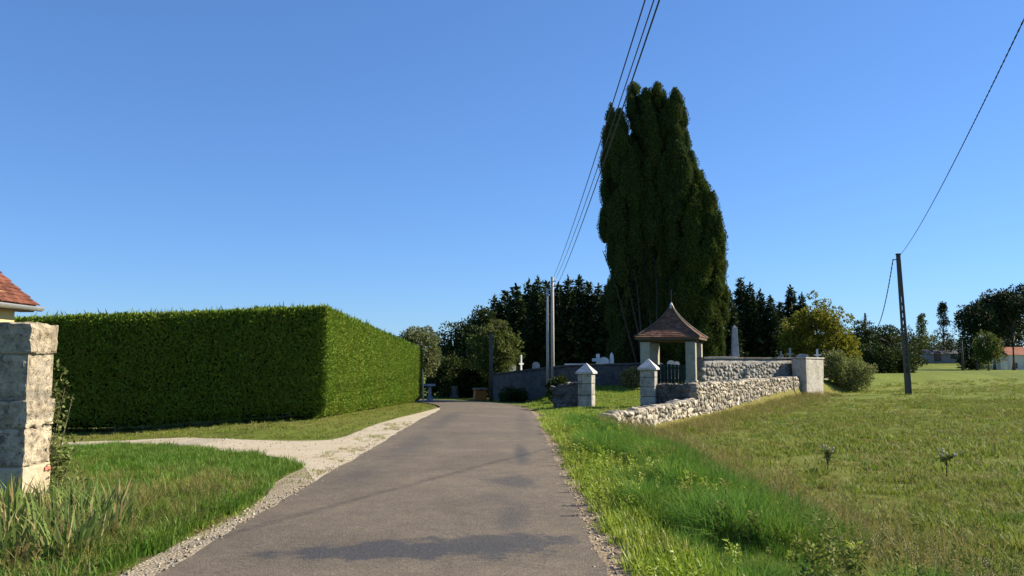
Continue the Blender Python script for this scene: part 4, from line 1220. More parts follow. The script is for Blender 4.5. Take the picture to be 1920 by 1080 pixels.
# ------------------------------------------------------------------ cypress group
def cypress(px, depth, prof, label, mat, seed, plumes, bare=None):
    """prof: [(py, left px, right px)] outline rows; plumes of upright sprays on a column"""
    rows = []
    for py, l, r in prof:
        a = at(l, py, depth); b = at(r, py, depth); rows.append((a[2], (a[0] + b[0]) / 2, (b[0] - a[0]) / 2))
    rows.sort(); Z = np.array([q[0] for q in rows]); CXs = np.array([q[1] for q in rows]); RR = np.array([q[2] for q in rows])
    base = at(px, 700, depth); g = gz(base); o = np.array([base[0], depth, g])
    t = thing('cypress_tree', o, label, 'cypress tree', 'cypresses in the churchyard')
    # upright flame-like lobes packed round the column, dark gaps between them
    n = plumes
    f = (np.arange(n) + rng.uniform(0, 1, n)) / n
    lz = g + .6 + (Z[-1] - g - 1.0) * f ** .95
    la = (np.arange(n) * 2.39996 + rng.uniform(-.5, .5, n)) % (2 * math.pi)
    lh = rng.uniform(1.2, 2.6, n) * np.interp(f, [0, .8, 1], [1, .9, .5]); lr = rng.uniform(.30, .58, n) * np.interp(f, [0, .8, 1], [1.05, 1, .75])
    rr = np.maximum(np.interp(lz, Z, RR) - lr * .85 + rng.uniform(-.38, .16, n), .02)
    lc = np.stack([np.interp(lz, Z, CXs) + rr * np.cos(la), depth + rr * np.sin(la), lz], 1)
    per = np.maximum((lr * lh * 820).astype(int), 120); rep_ = np.repeat(np.arange(n), per); m = len(rep_)
    s_ = rng.uniform(-1, 1, m); u = rng.uniform(0, 2 * math.pi, m); A_ = la[rep_]
    prof_r = np.where(s_ < 0, np.sqrt(np.clip(1 - s_ * s_, 0, 1)), np.clip(1 - s_, 0, 1) ** .7)
    w = lr[rep_] * prof_r * rng.uniform(.86, 1.06, m) * (1 + .16 * (vnoise(u * 2.1, s_ * 4 + rep_ * 7.3, seed) - .5) * 2)
    P = lc[rep_] + np.stack([np.cos(u) * w, np.sin(u) * w, s_ * lh[rep_] * .5], 1)
    lean = .10 * (s_ + 1); P[:, 0] += np.cos(A_) * lean * .6; P[:, 1] += np.sin(A_) * lean * .6
    if bare is not None:
        keep = ~((P[:, 1] < depth - .35) & (P[:, 0] > bare[0] + .5 * (P[:, 2] - g) / 9) & (P[:, 0] < bare[1] - .25 * (P[:, 2] - g) / 9) & (P[:, 2] < bare[2] - 1.5 * rng.uniform(0, 1, m))) | (rng.uniform(0, 1, m) < .12)
        P, u, A_ = P[keep], u[keep], A_[keep]; m = len(P)
    D = np.stack([np.cos(u) * .5 + np.cos(A_) * .2, np.sin(u) * .5 + np.sin(A_) * .2, np.full(m, .8)], 1) + unit(m) * .45
    V, F_ = leaves(P - o, D, .115, .052, .12, np.stack([np.cos(A_) * .5 + np.cos(u), np.sin(A_) * .5 + np.sin(u), np.full(m, .15)], 1), .32)
    obj('crown', np_mesh('crown', V, F_), M[mat], t)
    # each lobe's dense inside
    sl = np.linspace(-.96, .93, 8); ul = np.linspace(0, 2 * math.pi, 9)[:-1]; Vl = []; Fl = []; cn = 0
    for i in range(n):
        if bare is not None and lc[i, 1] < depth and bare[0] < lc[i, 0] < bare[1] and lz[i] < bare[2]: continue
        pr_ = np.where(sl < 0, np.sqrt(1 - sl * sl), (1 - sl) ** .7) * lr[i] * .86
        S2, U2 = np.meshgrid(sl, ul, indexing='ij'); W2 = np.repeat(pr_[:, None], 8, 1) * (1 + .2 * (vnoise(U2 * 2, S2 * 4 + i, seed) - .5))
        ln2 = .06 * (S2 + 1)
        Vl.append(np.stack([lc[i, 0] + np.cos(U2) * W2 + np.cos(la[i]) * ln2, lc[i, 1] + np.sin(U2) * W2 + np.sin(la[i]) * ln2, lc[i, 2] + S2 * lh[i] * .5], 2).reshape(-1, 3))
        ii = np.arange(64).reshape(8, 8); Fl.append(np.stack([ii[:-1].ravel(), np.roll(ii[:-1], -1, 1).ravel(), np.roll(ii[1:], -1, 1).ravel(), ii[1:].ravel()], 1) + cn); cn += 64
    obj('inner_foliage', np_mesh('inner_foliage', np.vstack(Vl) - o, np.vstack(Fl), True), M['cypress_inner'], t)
    # solid dark core added to block light through the column
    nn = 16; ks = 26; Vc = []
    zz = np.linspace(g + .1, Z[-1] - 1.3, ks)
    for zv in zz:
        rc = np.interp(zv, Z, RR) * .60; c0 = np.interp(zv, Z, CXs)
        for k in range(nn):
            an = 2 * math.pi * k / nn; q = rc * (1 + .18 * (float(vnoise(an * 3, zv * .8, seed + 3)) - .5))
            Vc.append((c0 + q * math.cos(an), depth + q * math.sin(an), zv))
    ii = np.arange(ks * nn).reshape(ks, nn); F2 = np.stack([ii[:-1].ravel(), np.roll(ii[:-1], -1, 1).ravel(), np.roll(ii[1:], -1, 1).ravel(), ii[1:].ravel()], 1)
    obj('shade_core', np_mesh('shade_core', np.array(Vc) - o, F2, True), M['core'], t)
    mb = MB().tube([(0, 0, -.4), (0, 0, 2.0), (np.interp(g + 6, Z, CXs) - o[0], 0, 6)], [.34, .27, .12], 9); mb.build('trunk', M['bark_grey'], t, True)
    if bare is not None:
        for k in range(5):
            xs = np.linspace(bare[0] + .25, bare[1] - .1, 5)[k] + random.uniform(-.12, .12) ; fan = (xs - (bare[0] + bare[1]) / 2 - .35) * 1.0
            yf = depth - np.interp(g + 3, Z, RR) * .82
            pts = [(bare[1] - .35 + (xs - bare[1]) * .3, yf + .25, g + .2), (xs + .1 + random.uniform(-.1, .1), yf + .1, g + 3.2), (xs + fan * .5 - .15 + random.uniform(-.15, .15), yf + .2, g + 6.0), (xs + fan * .9 - .4, yf + .7, g + random.uniform(7, 9))]
            MB().tube(np.array(pts) - o, [.085, .065, .045, .02], 6).build('bare_stem', M['bark_shaded'], t, True)
    return t
CD = 54.0
bx0 = at(1165, 600, CD)[0]; bx1 = at(1222, 600, CD)[0]; bz_ = float(at(1190, 470, CD)[2])
cypress(1165, CD, [(200, 1142, 1168), (213, 1133, 1172), (240, 1129, 1178), (300, 1129, 1200), (420, 1126, 1205), (520, 1136, 1215), (640, 1142, 1220), (700, 1150, 1218)], 'leftmost dark cypress column of the tall group, bare grey stems below', 'cypress', 1, 118, (bx0, bx1, bz_))
cypress(1212, CD + .7, [(146, 1190, 1232), (158, 1180, 1243), (190, 1174, 1250), (300, 1176, 1256), (450, 1178, 1262), (640, 1190, 1262), (700, 1196, 1256)], 'tallest cypress column in the middle of the group', 'cypress', 2, 138)
cypress(1262, CD + .2, [(168, 1252, 1272), (184, 1244, 1283), (240, 1240, 1293), (330, 1234, 1312), (380, 1234, 1326), (450, 1234, 1332), (640, 1240, 1318), (700, 1244, 1308)], 'cypress column right of the tallest one', 'cypress', 3, 130)
cypress(1305, CD - .3, [(322, 1300, 1312), (340, 1290, 1326), (400, 1276, 1350), (450, 1266, 1361), (560, 1256, 1363), (640, 1258, 1356), (690, 1270, 1340)], 'broad olive-green lower cypress at the right of the group', 'cypress_olive', 4, 132)

# ------------------------------------------------------------------ conifers
def spruce_mesh(h, rb, seed, gaps=.15, leaf=.26, per=15, start=.03):
    P = []; D = []; z = h * start
    while z < h * .985:
        f = z / h; rad = rb * (1 - f) ** .85 * random.uniform(.75, 1.15); nb = 6 if f < .85 else 4; a0 = random.uniform(0, 6.28)
        for b in range(nb):
            if random.random() < gaps: continue
            a = a0 + b * 6.283 / nb + random.uniform(-.3, .3); L = max(rad * random.uniform(.7, 1.15), .12)
            m = max(4, int(per * L / rb * 1.4))
            s = rng.uniform(.15, 1, m); droop = -.22 * s * L + .10 * s * s * L
            q = np.stack([np.cos(a) * s * L, np.sin(a) * s * L, z + droop], 1) + rng.normal(size=(m, 3)) * np.array([.10, .10, .06])
            dd = np.stack([np.full(m, math.cos(a)), np.full(m, math.sin(a)), np.full(m, .05)], 1) + unit(m) * .75
            P.append(q); D.append(dd)
        z += h * .021 * random.uniform(.8, 1.25) * (1.0 if f < .8 else .7)
    m = 14; P.append(np.stack([rng.normal(size=m) * .04, rng.normal(size=m) * .04, h * rng.uniform(.93, 1.0, m)], 1)); D.append(np.tile([0, 0, 1.], (m, 1)) + unit(m) * .3)
    P = np.vstack(P); D = np.vstack(D)
    V, F_ = leaves(P, D, leaf, leaf * .42)
    me = np_mesh('crown', V, F_); me.materials.append(M['spruce'])
    tk = MB().tube([(0, 0, -.3), (0, 0, h * .5), (0, 0, h * .97)], [.16, .10, .02], 7)
    for k in range(60):                                   # bare inner boughs
        zz = h * random.uniform(.05, .8); a = random.uniform(0, 6.28); L = rb * .75 * (1 - zz / h); tk.tube([(0, 0, zz), (math.cos(a) * L, math.sin(a) * L, zz - .12 * L)], [.03, .01], 4)
    tk = tk.mesh('trunk', True); tk.materials.append(M['bark'])
    return me, tk
SPR = [spruce_mesh(9.0, 2.0, k, .06, .36, 44) for k in range(4)]
def spruce(px, top_py, depth, label, k, width=1.0, group='conifers behind the churchyard'):
    top = at(px, top_py, depth); g = gz(top); h = top[2] - g
    t = thing('conifer_tree', (top[0], top[1], g), label, 'conifer', group, rz=random.uniform(0, 6))
    s = h / 9.0; t.scale = (s * width, s * width, s)
    obj('crown', SPR[k % 4][0], None, t); obj('trunk', SPR[k % 4][1], None, t)
row = [(905, 578, 70, 1.15), (928, 556, 69, 1.15), (947, 545, 68, 1.05), (968, 534, 66, 1.0), (990, 528, 69, 1.0), (1008, 521, 65, .95), (1026, 528, 69, 1.0), (1046, 531, 66, 1.0), (1066, 521, 64.5, 1.0), (1086, 519, 68, 1.0), (1104, 529, 65, 1.0), (1122, 533, 68, 1.0), (1142, 528, 65, 1.0), (1165, 545, 68, 1.0)]
ordn = ['first', 'second', 'third', 'fourth', 'fifth', 'sixth', 'seventh', 'eighth', 'ninth', 'tenth', 'eleventh', 'twelfth', 'thirteenth', 'fourteenth']
for k, (px, py, D, w) in enumerate(row):
    spruce(px, py, D, f'dark conifer, {ordn[k]} from the left in the row left of the cypresses', k, w)
row2 = [(1368, 545, 70, .9), (1388, 521, 73, .9), (1406, 531, 72, .95), (1424, 545, 74, 1.0), (1444, 556, 72, 1.1), (1462, 566, 74, 1.0), (1482, 536, 75, 1.0), (1503, 552, 74, 1.0)]
for k, (px, py, D, w) in enumerate(row2):
    spruce(px, py, D, f'dark conifer, {ordn[k]} from the left in the row right of the cypresses', k + 1, w)

# ------------------------------------------------------------------ broadleaf trees and shrubs
def btree(px, top_py, depth, rx, rz, mat, label, name='broadleaf_tree', **kw):
    top = at(px, top_py, depth); g = gz(top)
    return broadleaf(name, (top[0], top[1], g), label, 'tree', top[2] - g, rx, rz, mat, **kw)
btree(786, 608, 55, 1.55, 1.75, 'leaf_pale', 'pale grey-green small tree just beyond the hedge end', clumps=150, per=80, leaf=.14, clump_r=.36, trunk=.09)
btree(868, 590, 64, 2.1, 3.2, 'leaf_dark', 'dark rounded tree at the end of the lane', clumps=130, per=70, leaf=.2, clump_r=.6, ry=1.8)
btree(903, 572, 67, 1.9, 2.9, 'leaf_dark', 'dark tree behind the lighter one at the lane bend', clumps=120, per=60, leaf=.2, clump_r=.6)
btree(930, 596, 58.4, 1.75, 2.3, 'leaf_mid', 'leafy olive-green tree overhanging the churchyard wall end', clumps=120, per=70, leaf=.18, clump_r=.48)
btree(838, 630, 66, 1.5, 2.6, 'leaf_dark', 'low dark tree left of the lane end', clumps=90, per=60, leaf=.2, clump_r=.55)
btree(1530, 561, 61, 2.45, 3.3, 'leaf_gold', 'yellow-green autumn tree behind the pale end block', clumps=260, per=80, leaf=.17, clump_r=.5, trunk=.14)
btree(1572, 615, 61, 1.35, 2.3, 'leaf_gold', 'smaller yellowish tree leaning right of the autumn tree', clumps=130, per=80, leaf=.17, clump_r=.42, trunk=.1)
btree(1492, 590, 65, 1.7, 2.6, 'leaf_dark', 'dark green tree between conifers and autumn tree', clumps=110, per=60, leaf=.18, clump_r=.5)

def bsh(px, py, depth, rx, h, mat, label, **kw):
    b = at(px, py, depth); g = gz(b)
    return shrub('shrub', (b[0], b[1], g), label, rx, kw.pop('ry', rx), h, mat, **kw)
bsh(1600, 715, 56, 1.35, 1.9, 'leaf_bush', 'grey-green bush at the field edge right of the pale end block', clumps=90, leaf=.13, clump_r=.36)
bsh(1567, 715, 55.5, 1.0, 2.1, 'leaf_bush', 'tall scrubby bush right beside the pale end block', clumps=70, leaf=.13, clump_r=.34)
bsh(1186, 722, 44.3, .62, .95, 'leaf_straw', 'yellowish dry bush at the dark wall left of the roofed gate', clumps=45, leaf=.12, clump_r=.22)
bsh(1047, 752, 41.0, .55, 1.05, 'leaf_dark', 'dark ivy bush at the ruined end of the pillar wall', clumps=45, leaf=.12, clump_r=.25)
bsh(965, 748, 49.5, .9, .7, 'leaf_dark', 'low dark shrub at the foot of the shaded lane wall', clumps=50, leaf=.13, clump_r=.25)
for k, (px, D, rx, h, lb) in enumerate([(832, 60.8, 1.5, 3.0, 'leftmost'), (862, 62, 1.6, 3.2, 'second'), (893, 61.5, 1.5, 3.0, 'third'), (921, 61, 1.4, 2.6, 'rightmost')]):
    bsh(px, 745, D, rx, h, 'leaf_dark', f'dark undergrowth shrub at the lane end, {lb} of four', clumps=90, per=60, leaf=.18, clump_r=.5, group='undergrowth at the lane end')

# climber growing on the end of the left wall
def climber():
    t = thing('climbing_plant', (-5.70, 10.62, 0), 'straggly green climber on the road side of the stone wall end', 'climbing plant')
    cs = []; st = MB()
    for k in range(11):
        y0 = random.uniform(-.15, .2); h = random.uniform(.6, 1.65); dx = random.uniform(.02, .22)
        pts = [(.0, y0, .0), (dx * .5, y0 + .05, h * .5), (dx, y0 + random.uniform(-.1, .2), h)]
        st.tube(pts, [.012, .009, .004], 5)
        for f in np.linspace(.25, 1, 7): cs.append((dx * f + random.uniform(-.06, .06), y0 + random.uniform(-.1, .1), h * f))
    for k in range(14): cs.append((random.uniform(0, .45), random.uniform(-.1, .4), random.uniform(.02, .35)))
    cs = np.array(cs)
    obj('foliage', crown_mesh('foliage', cs, np.full(len(cs), .10), 15, .06, .038, .2, 1, .2), M['leaf_bush'], t)
    st.build('stem', M['bark'], t, True)
climber()

# ------------------------------------------------------------------ beyond the field
def clump_tree(name, px, top_py, base_z, depth, cs, rad, per, leaf, mat, label, cat='tree', trunk=None, group=None):
    b = at(px, top_py, depth); g = gz(b)
    t = thing(name, (b[0], b[1], g), label, cat, group)
    obj('crown', crown_mesh('crown', cs, rad, per, leaf, leaf * .55, .3, .7, .35), M[mat], t)
    (trunk or limb_tree(b[2] - g, .2, 6, 1.2)).build('trunk', M['bark'], t, True)
    return t
def umbrella_pine(px, top_py, depth, rx, label, canopy=.34):
    b = at(px, top_py, depth); h = b[2] - gz(b)
    cs = ellipsoid_clumps(95, rx, rx, h * canopy * .5, h * (1 - canopy * .5), .3, -.75)
    mb = MB().tube([(0, 0, -.4), (.15, 0, h * .4), (-.1, 0, h * .75), (0, 0, h * .9)], [.32, .26, .2, .1], 8)
    for k in range(9):
        a = random.uniform(0, 6.28); z0 = h * random.uniform(.45, .72); L = rx * random.uniform(.5, .95)
        mb.tube([(0, 0, z0), (math.cos(a) * L * .5, math.sin(a) * L * .5, z0 + h * .10), (math.cos(a) * L, math.sin(a) * L, h * random.uniform(.78, .92))], [.12, .08, .03], 5)
    extra = np.array([(math.cos(a) * rx * .6, math.sin(a) * rx * .6, h * random.uniform(.48, .66)) for a in np.random.default_rng(int(px)).uniform(0, 6.28, 16)])
    cs = np.vstack([cs, extra])
    clump_tree('pine_tree', px, top_py, 0, depth, cs, rng.uniform(.5, 1.1, len(cs)) * 1.0, 60, .34, 'pine', label, 'pine tree', mb, 'umbrella pines beyond the field')
umbrella_pine(1826, 570, 128, 2.6, 'lowest umbrella pine, leftmost of the pine clump far right', .5)
umbrella_pine(1858, 553, 132, 3.0, 'second umbrella pine from the left in the far clump', .42)
umbrella_pine(1893, 546, 130, 3.1, 'third umbrella pine from the left in the far clump')
umbrella_pine(1926, 538, 134, 3.3, 'tallest umbrella pine at the right picture edge', .36)
umbrella_pine(1875, 575, 142, 2.6, 'umbrella pine standing behind the others in the far clump', .5)
btree(1850, 618, 118, 2.1, 2.6, 'leaf_mid', 'brownish-green bushy tree below the far pines', clumps=80, per=50, leaf=.3, clump_r=.7)
btree(1818, 622, 136, 2.3, 3.4, 'leaf_dark', 'dark tree at the left foot of the far pines', clumps=80, per=50, leaf=.32, clump_r=.8)
btree(1905, 610, 150, 4.5, 3.5, 'leaf_dark', 'dark tree mass behind the red-roofed house', clumps=110, per=50, leaf=.35, clump_r=.9)
# far poplar and open conifer
b = at(1727, 588, 165); h = b[2] - gz(b)
clump_tree('poplar_tree', 1727, 588, 0, 165, np.array([(random.gauss(0, .35), random.gauss(0, .35), z) for z in np.linspace(h * .2, h * .97, 46)]), np.interp(np.linspace(0, 1, 46), [0, .3, 1], [1.1, 1.0, .3]), 45, .32, 'leaf_mid', 'slim far poplar left of the ragged conifer', 'poplar')
b = at(1767, 569, 160); h = b[2] - gz(b); cs = []
for k in range(70):
    f = random.uniform(.15, 1); a = random.uniform(0, 6.28); r_ = random.uniform(.3, 1) * 3.0 * (1 - f) ** .9 * (1.0 if f < .6 else .75); cs.append((r_ * math.cos(a), r_ * math.sin(a), h * f))
clump_tree('ragged_conifer', 1767, 569, 0, 160, np.array(cs), rng.uniform(.3, .8, 70), 38, .32, 'pine', 'ragged far conifer with open top', 'conifer')
for px, py, D, rx, rz, lb in [(1622, 600, 84, 2.0, 2.8, 'dark bushy tree behind the far field pole'), (1655, 607, 86, 2.2, 2.6, 'dark bushy tree left of the ladder pole'), (1690, 612, 88, 2.2, 2.6, 'dark bushy tree behind the ladder pole'), (1640, 640, 80, 1.9, 2.0, 'low dark thicket left of the ladder pole'), (1680, 646, 81, 1.8, 1.9, 'low dark thicket behind the ladder pole foot')]:
    btree(px, py, D, rx, rz, 'leaf_dark', lb, clumps=95, per=55, leaf=.22, clump_r=.6, group='thicket beyond the field')
for px, py, D, rx, rz, lb in [(1742, 625, 190, 4.0, 3.4, 'hazy tree behind the far poplar'), (1785, 632, 185, 3.6, 3.0, 'tree between ragged conifer and far pines'), (1712, 628, 185, 3.6, 3.2, 'far tree left of the poplar'), (1756, 645, 165, 3.6, 2.4, 'low dark tree behind the grey house'), (1605, 625, 120, 3.2, 3.0, 'far tree behind the yellowish bushes')]:
    btree(px, py, D, rx, rz, 'leaf_dark' if px != 1742 else 'leaf_mid', lb, clumps=70, per=45, leaf=.34, clump_r=.85, group='far trees on the bank')

def far_house(px0, px1, base_py, eave_py, ridge_py, depth, wall, roof, label, rz=0.0, wins=()):
    a = at(px0, base_py, depth); b = at(px1, base_py, depth); L = b[0] - a[0]; c = (a + b) / 2
    ez = at(px0, eave_py, depth)[2]; rzv = at(px0, ridge_py, depth)[2]; g = gz(c) - .3
    t = thing('far_house', (c[0], c[1] + 2.5, g), label, 'house', 'houses beyond the field', rz)
    MB().box((0, 0, (ez - g) / 2), (L, 5.0, ez - g)).build('wall', M[wall], t)
    e, r = ez - g, rzv - g; o_ = .35
    V = [(-L / 2 - o_, -2.5 - o_, e - .1), (L / 2 + o_, -2.5 - o_, e - .1), (L / 2 + o_, 2.5 + o_, e - .1), (-L / 2 - o_, 2.5 + o_, e - .1), (-L / 2 - o_, 0, r), (L / 2 + o_, 0, r)]
    m = MB(); m.add(V, [(0, 1, 5, 4), (2, 3, 4, 5), (0, 4, 3), (1, 2, 5), (3, 2, 1, 0)]); m.build('roof', M[roof], t)
    for wx, wz, ww, wh in wins:
        w_ = MB().box((wx, -2.52, wz), (ww, .12, wh)).build('window', M['shutter'], t)
        MB().box((wx, -2.60, wz), (ww * .8, .04, wh * .8)).build('pane', M['glass'], w_)
far_house(1893, 1990, 682, 664, 650, 138, 'white_wall', 'tile_far', 'cream house with red tiled roof at the right picture edge', 0, [(-1.5, 1.2, .6, .8), (.8, 1.2, .6, .8), (-3.2, 1.0, .5, .9)])
far_house(1738, 1812, 683, 662, 655, 158, 'grey_wall', 'slate', 'low grey house in shade beyond the field', 0, [(-1.6, 1.5, 1.2, 1.6), (1.2, 1.6, .8, 1.0)])
def shed():
    b = at(1879, 682, 136); g = gz(b)
    t = thing('white_shed', (b[0], b[1], g), 'small white hut left of the red-roofed house', 'hut')
    MB().box((0, 0, .75), (1.1, 1.1, 1.5)).build('wall', M['white_wall'], t)
    MB().box((0, 0, 1.56), (1.3, 1.3, .12), taper=.9).build('roof', M['tile_far'], t)
    MB().box((.1, -.57, .6), (.5, .05, 1.1)).build('door', M['white_wall'], t)
shed()

# ------------------------------------------------------------------ grass
def blade_clump(name, n, rad, h, width, bend, mat, seed, heads=0.0):
    r_ = np.random.default_rng(seed); V = []; F_ = []
    for k in range(n):
        a = r_.uniform(0, 6.283); q = rad * math.sqrt(r_.uniform(0, 1)); bx, by = q * math.cos(a), q * math.sin(a)
        la = a + r_.normal() * .9; hh = h * r_.uniform(.45, 1.15); bd = bend * r_.uniform(.2, 1.4); w = width * r_.uniform(.7, 1.3)
        wa = la + math.pi / 2 + r_.normal() * .4; sx, sy = math.cos(wa) * w / 2, math.sin(wa) * w / 2; b0 = len(V)
        for t_, f in ((0, 1.0), (.4, .9), (.75, .55)):
            x = bx + math.cos(la) * bd * hh * t_ * t_; y = by + math.sin(la) * bd * hh * t_ * t_; z = hh * (t_ - .35 * bd * t_ * t_)
            V += [(x - sx * f, y - sy * f, z), (x + sx * f, y + sy * f, z)]
        V.append((bx + math.cos(la) * bd * hh, by + math.sin(la) * bd * hh, hh * (1 - .35 * bd)))
        F_ += [(b0, b0 + 1, b0 + 3, b0 + 2), (b0 + 2, b0 + 3, b0 + 5, b0 + 4), (b0 + 4, b0 + 5, b0 + 6)]
        if heads and r_.uniform() < heads:
            tip = np.array(V[-1]); hl = hh * .22
            for s in range(6):
                c = tip + np.array([r_.normal() * .008, r_.normal() * .008, -hl * s / 6]); b1 = len(V); e = .010
                V += [tuple(c + np.array([-e, 0, 0])), tuple(c + np.array([0, e * .6, e])), tuple(c + np.array([e, 0, .01])), tuple(c + np.array([0, -e * .6, e]))]
                F_.append((b1, b1 + 1, b1 + 2, b1 + 3))
    me = bpy.data.meshes.new(name); me.from_pydata(V, [], F_); me.update(); me.materials.append(M[mat])
    o = bpy.data.objects.new(name, me); return o

def clump_set(name, specs):
    col = bpy.data.collections.new(name)
    for i, s in enumerate(specs): col.objects.link(blade_clump(f'{name}_{i}', *s))
    return col

def scatter(name, col, P, scl, label, tilt=.12):
    n = len(P); me = bpy.data.meshes.new(name)
    me.vertices.add(n); me.vertices.foreach_set('co', np.asarray(P, np.float32).ravel())
    rot = np.stack([rng.normal(size=n) * tilt, rng.normal(size=n) * tilt, rng.uniform(0, 6.283, n)], 1).astype(np.float32)
    a = me.attributes.new('rot', 'FLOAT_VECTOR', 'POINT'); a.data.foreach_set('vector', rot.ravel())
    a = me.attributes.new('scl', 'FLOAT', 'POINT'); a.data.foreach_set('value', np.asarray(scl, np.float32))
    a = me.attributes.new('pick', 'INT', 'POINT'); a.data.foreach_set('value', rng.integers(0, 1000, n).astype(np.int32))
    me.update()
    o = obj(name, me, None); tag(o, label, 'grass', kind='stuff')
    ng = bpy.data.node_groups.new(name, 'GeometryNodeTree')
    ng.interface.new_socket('Geometry', in_out='INPUT', socket_type='NodeSocketGeometry'); ng.interface.new_socket('Geometry', in_out='OUTPUT', socket_type='NodeSocketGeometry')
    gi = ng.nodes.new('NodeGroupInput'); go = ng.nodes.new('NodeGroupOutput'); io = ng.nodes.new('GeometryNodeInstanceOnPoints'); ci = ng.nodes.new('GeometryNodeCollectionInfo')
    ci.inputs['Collection'].default_value = col; ci.inputs['Separate Children'].default_value = True; ci.inputs['Reset Children'].default_value = True
    def named(nm, ty):
        q = ng.nodes.new('GeometryNodeInputNamedAttribute'); q.data_type = ty; q.inputs['Name'].default_value = nm; return q.outputs['Attribute']
    io.inputs['Pick Instance'].default_value = True
    ng.links.new(gi.outputs[0], io.inputs['Points']); ng.links.new(ci.outputs[0], io.inputs['Instance'])
    ng.links.new(named('pick', 'INT'), io.inputs['Instance Index'])
    e2r = ng.nodes.new('FunctionNodeEulerToRotation'); ng.links.new(named('rot', 'FLOAT_VECTOR'), e2r.inputs[0]); ng.links.new(e2r.outputs[0], io.inputs['Rotation'])
    ng.links.new(named('scl', 'FLOAT'), io.inputs['Scale']); ng.links.new(io.outputs[0], go.inputs[0])
    md = o.modifiers.new('scatter', 'NODES'); md.node_group = ng
    return o

def sample(x0, x1, y0, y1, dens, keep):
    """random ground points; keep(x, y) gives the chance to stay"""
    n = int((x1 - x0) * (y1 - y0) * dens); x = rng.uniform(x0, x1, n); y = rng.uniform(y0, y1, n)
    m = rng.uniform(0, 1, n) < keep(x, y); x, y = x[m], y[m]
    # only what the lens could see, with a margin of a few steps to either side
    v = (np.abs(x) < y * .64 + 3.5) & (y > 3); x, y = x[v], y[v]
    return np.stack([x, y, zt(x, y) - .01], 1)

def off_drive(x, y): return ~poly_inside(DRIVE_POLY, x, y)
def clear(x, y, marg=0.0): return (road_dist(x, y) > marg)

lush = clump_set('lush_clump', [(54, .16, .34, .0075, .5 + .25 * k, 'grass_lush', k) for k in range(5)] + [(40, .15, .28, .0085, .9, 'grass_verge', 8)])
verge = clump_set('verge_clump', [(34, .12, .14, .010, .6, 'grass_verge', 20 + k) for k in range(4)])
fieldc = clump_set('field_clump', [(30, .14, .13, .010, .7, 'grass_field', 40 + k) for k in range(4)] + [(22, .14, .12, .010, .7, 'grass_dry', 47)])
lawn = clump_set('lawn_clump', [(36, .12, .13, .009, .6, 'grass_lawn', 60 + k) for k in range(4)])
dryc = clump_set('dry_clump', [(22, .12, .30, .007, .6, 'grass_dry', 80 + k, .5) for k in range(4)] + [(24, .12, .3, .009, .6, 'grass_field', 90)])
coarse = clump_set('coarse_clump', [(30, .32, .17, .026, .7, 'grass_field', 100 + k) for k in range(3)] + [(20, .3, .16, .022, .7, 'grass_dry', 107)])
coarse_lawn = clump_set('coarse_lawn_clump', [(30, .3, .10, .022, .6, 'grass_verge' if k else 'grass_lawn', 110 + k) for k in range(3)])

# right of the lane: short lit strip, tall lush band, dry crest
def k_verge(x, y):
    e = .78 + right_shoulder_w(y) + .05 * rng.normal(size=len(x))
    return ((x > e) & (x < 1.75 + .25 * (fbm(y * .6, 2, 8) - .4))) * 1.0
P = sample(.8, 2.2, 4, 27, 95, k_verge); scatter('verge_grass', verge, P, rng.uniform(.6, 1.35, len(P)), 'short bright grass strip along the right of the lane')
def k_lush(x, y):
    l = 1.55 + .35 * (fbm(y * .55, 5.2, 12) - .35) ; r = 3.45 + .9 * (fbm(y * .4, 9.2, 13) - .45)
    holes = .35 + .65 * (fbm(x * 1.1, y * .6, 14) > .33)
    return ((x > l) & (x < r)) * holes * sm(27.5, 24.5, y)
P = sample(1.4, 4.6, 4, 28, 110, k_lush); hgt = .35 + .95 * sm(.25, .6, fbm(P[:, 0] * 1.3, P[:, 1] * .8, 15))
scatter('tall_grass', lush, P, hgt * rng.uniform(.7, 1.2, len(P)) * (1 - .35 * sm(18, 26, P[:, 1])), 'tall lush green grass on the bank right of the lane', .2)
def k_dry(x, y):
    return np.exp(-((x - 3.95 - .25 * np.sin(y * .7)) / .7) ** 2) * (fbm(x * .8, y * .5, 17) * 1.5) * sm(28, 25, y)
P = sample(2.2, 6.0, 4, 28, 48, k_dry); scatter('dry_grass', dryc, P, rng.uniform(.7, 1.6, len(P)), 'tan seeding grass along the crest of the bank', .18)
def k_wallfoot(x, y):
    d = side_of_edge(x, y); return ((d > .15) & (d < 2.2)) * np.exp(-np.maximum(d - .2, 0) / .8)
P = sample(3, 19, 25, 52, 45, k_wallfoot); scatter('wall_foot_grass', dryc, P, rng.uniform(.5, 1.15, len(P)), 'dry yellow grass at the foot of the rubble wall', .15)

def k_field(x, y):
    d = side_of_edge(x, y); return (d > .25) * (.45 + .55 * (fbm(x * .5, y * .5, 18) > .38))
P = sample(2.8, 22, 5, 17, 42, k_field); scatter('field_grass', fieldc, P, rng.uniform(.6, 1.5, len(P)) * (.6 + .9 * fbm(P[:, 0] * .35, P[:, 1] * .35, 19)), 'short olive grass covering the near field')
P = sample(3.2, 32, 17, 46, 13, k_field); scatter('field_grass', coarse, P, rng.uniform(.5, 1.25, len(P)) * (.5 + .9 * fbm(P[:, 0] * .3, P[:, 1] * .3, 19)), 'olive grass of the middle field')
P = sample(10, 62, 46, 92, 2.4, k_field); scatter('field_grass', coarse, P, rng.uniform(.5, 1.3, len(P)), 'grass of the far field')

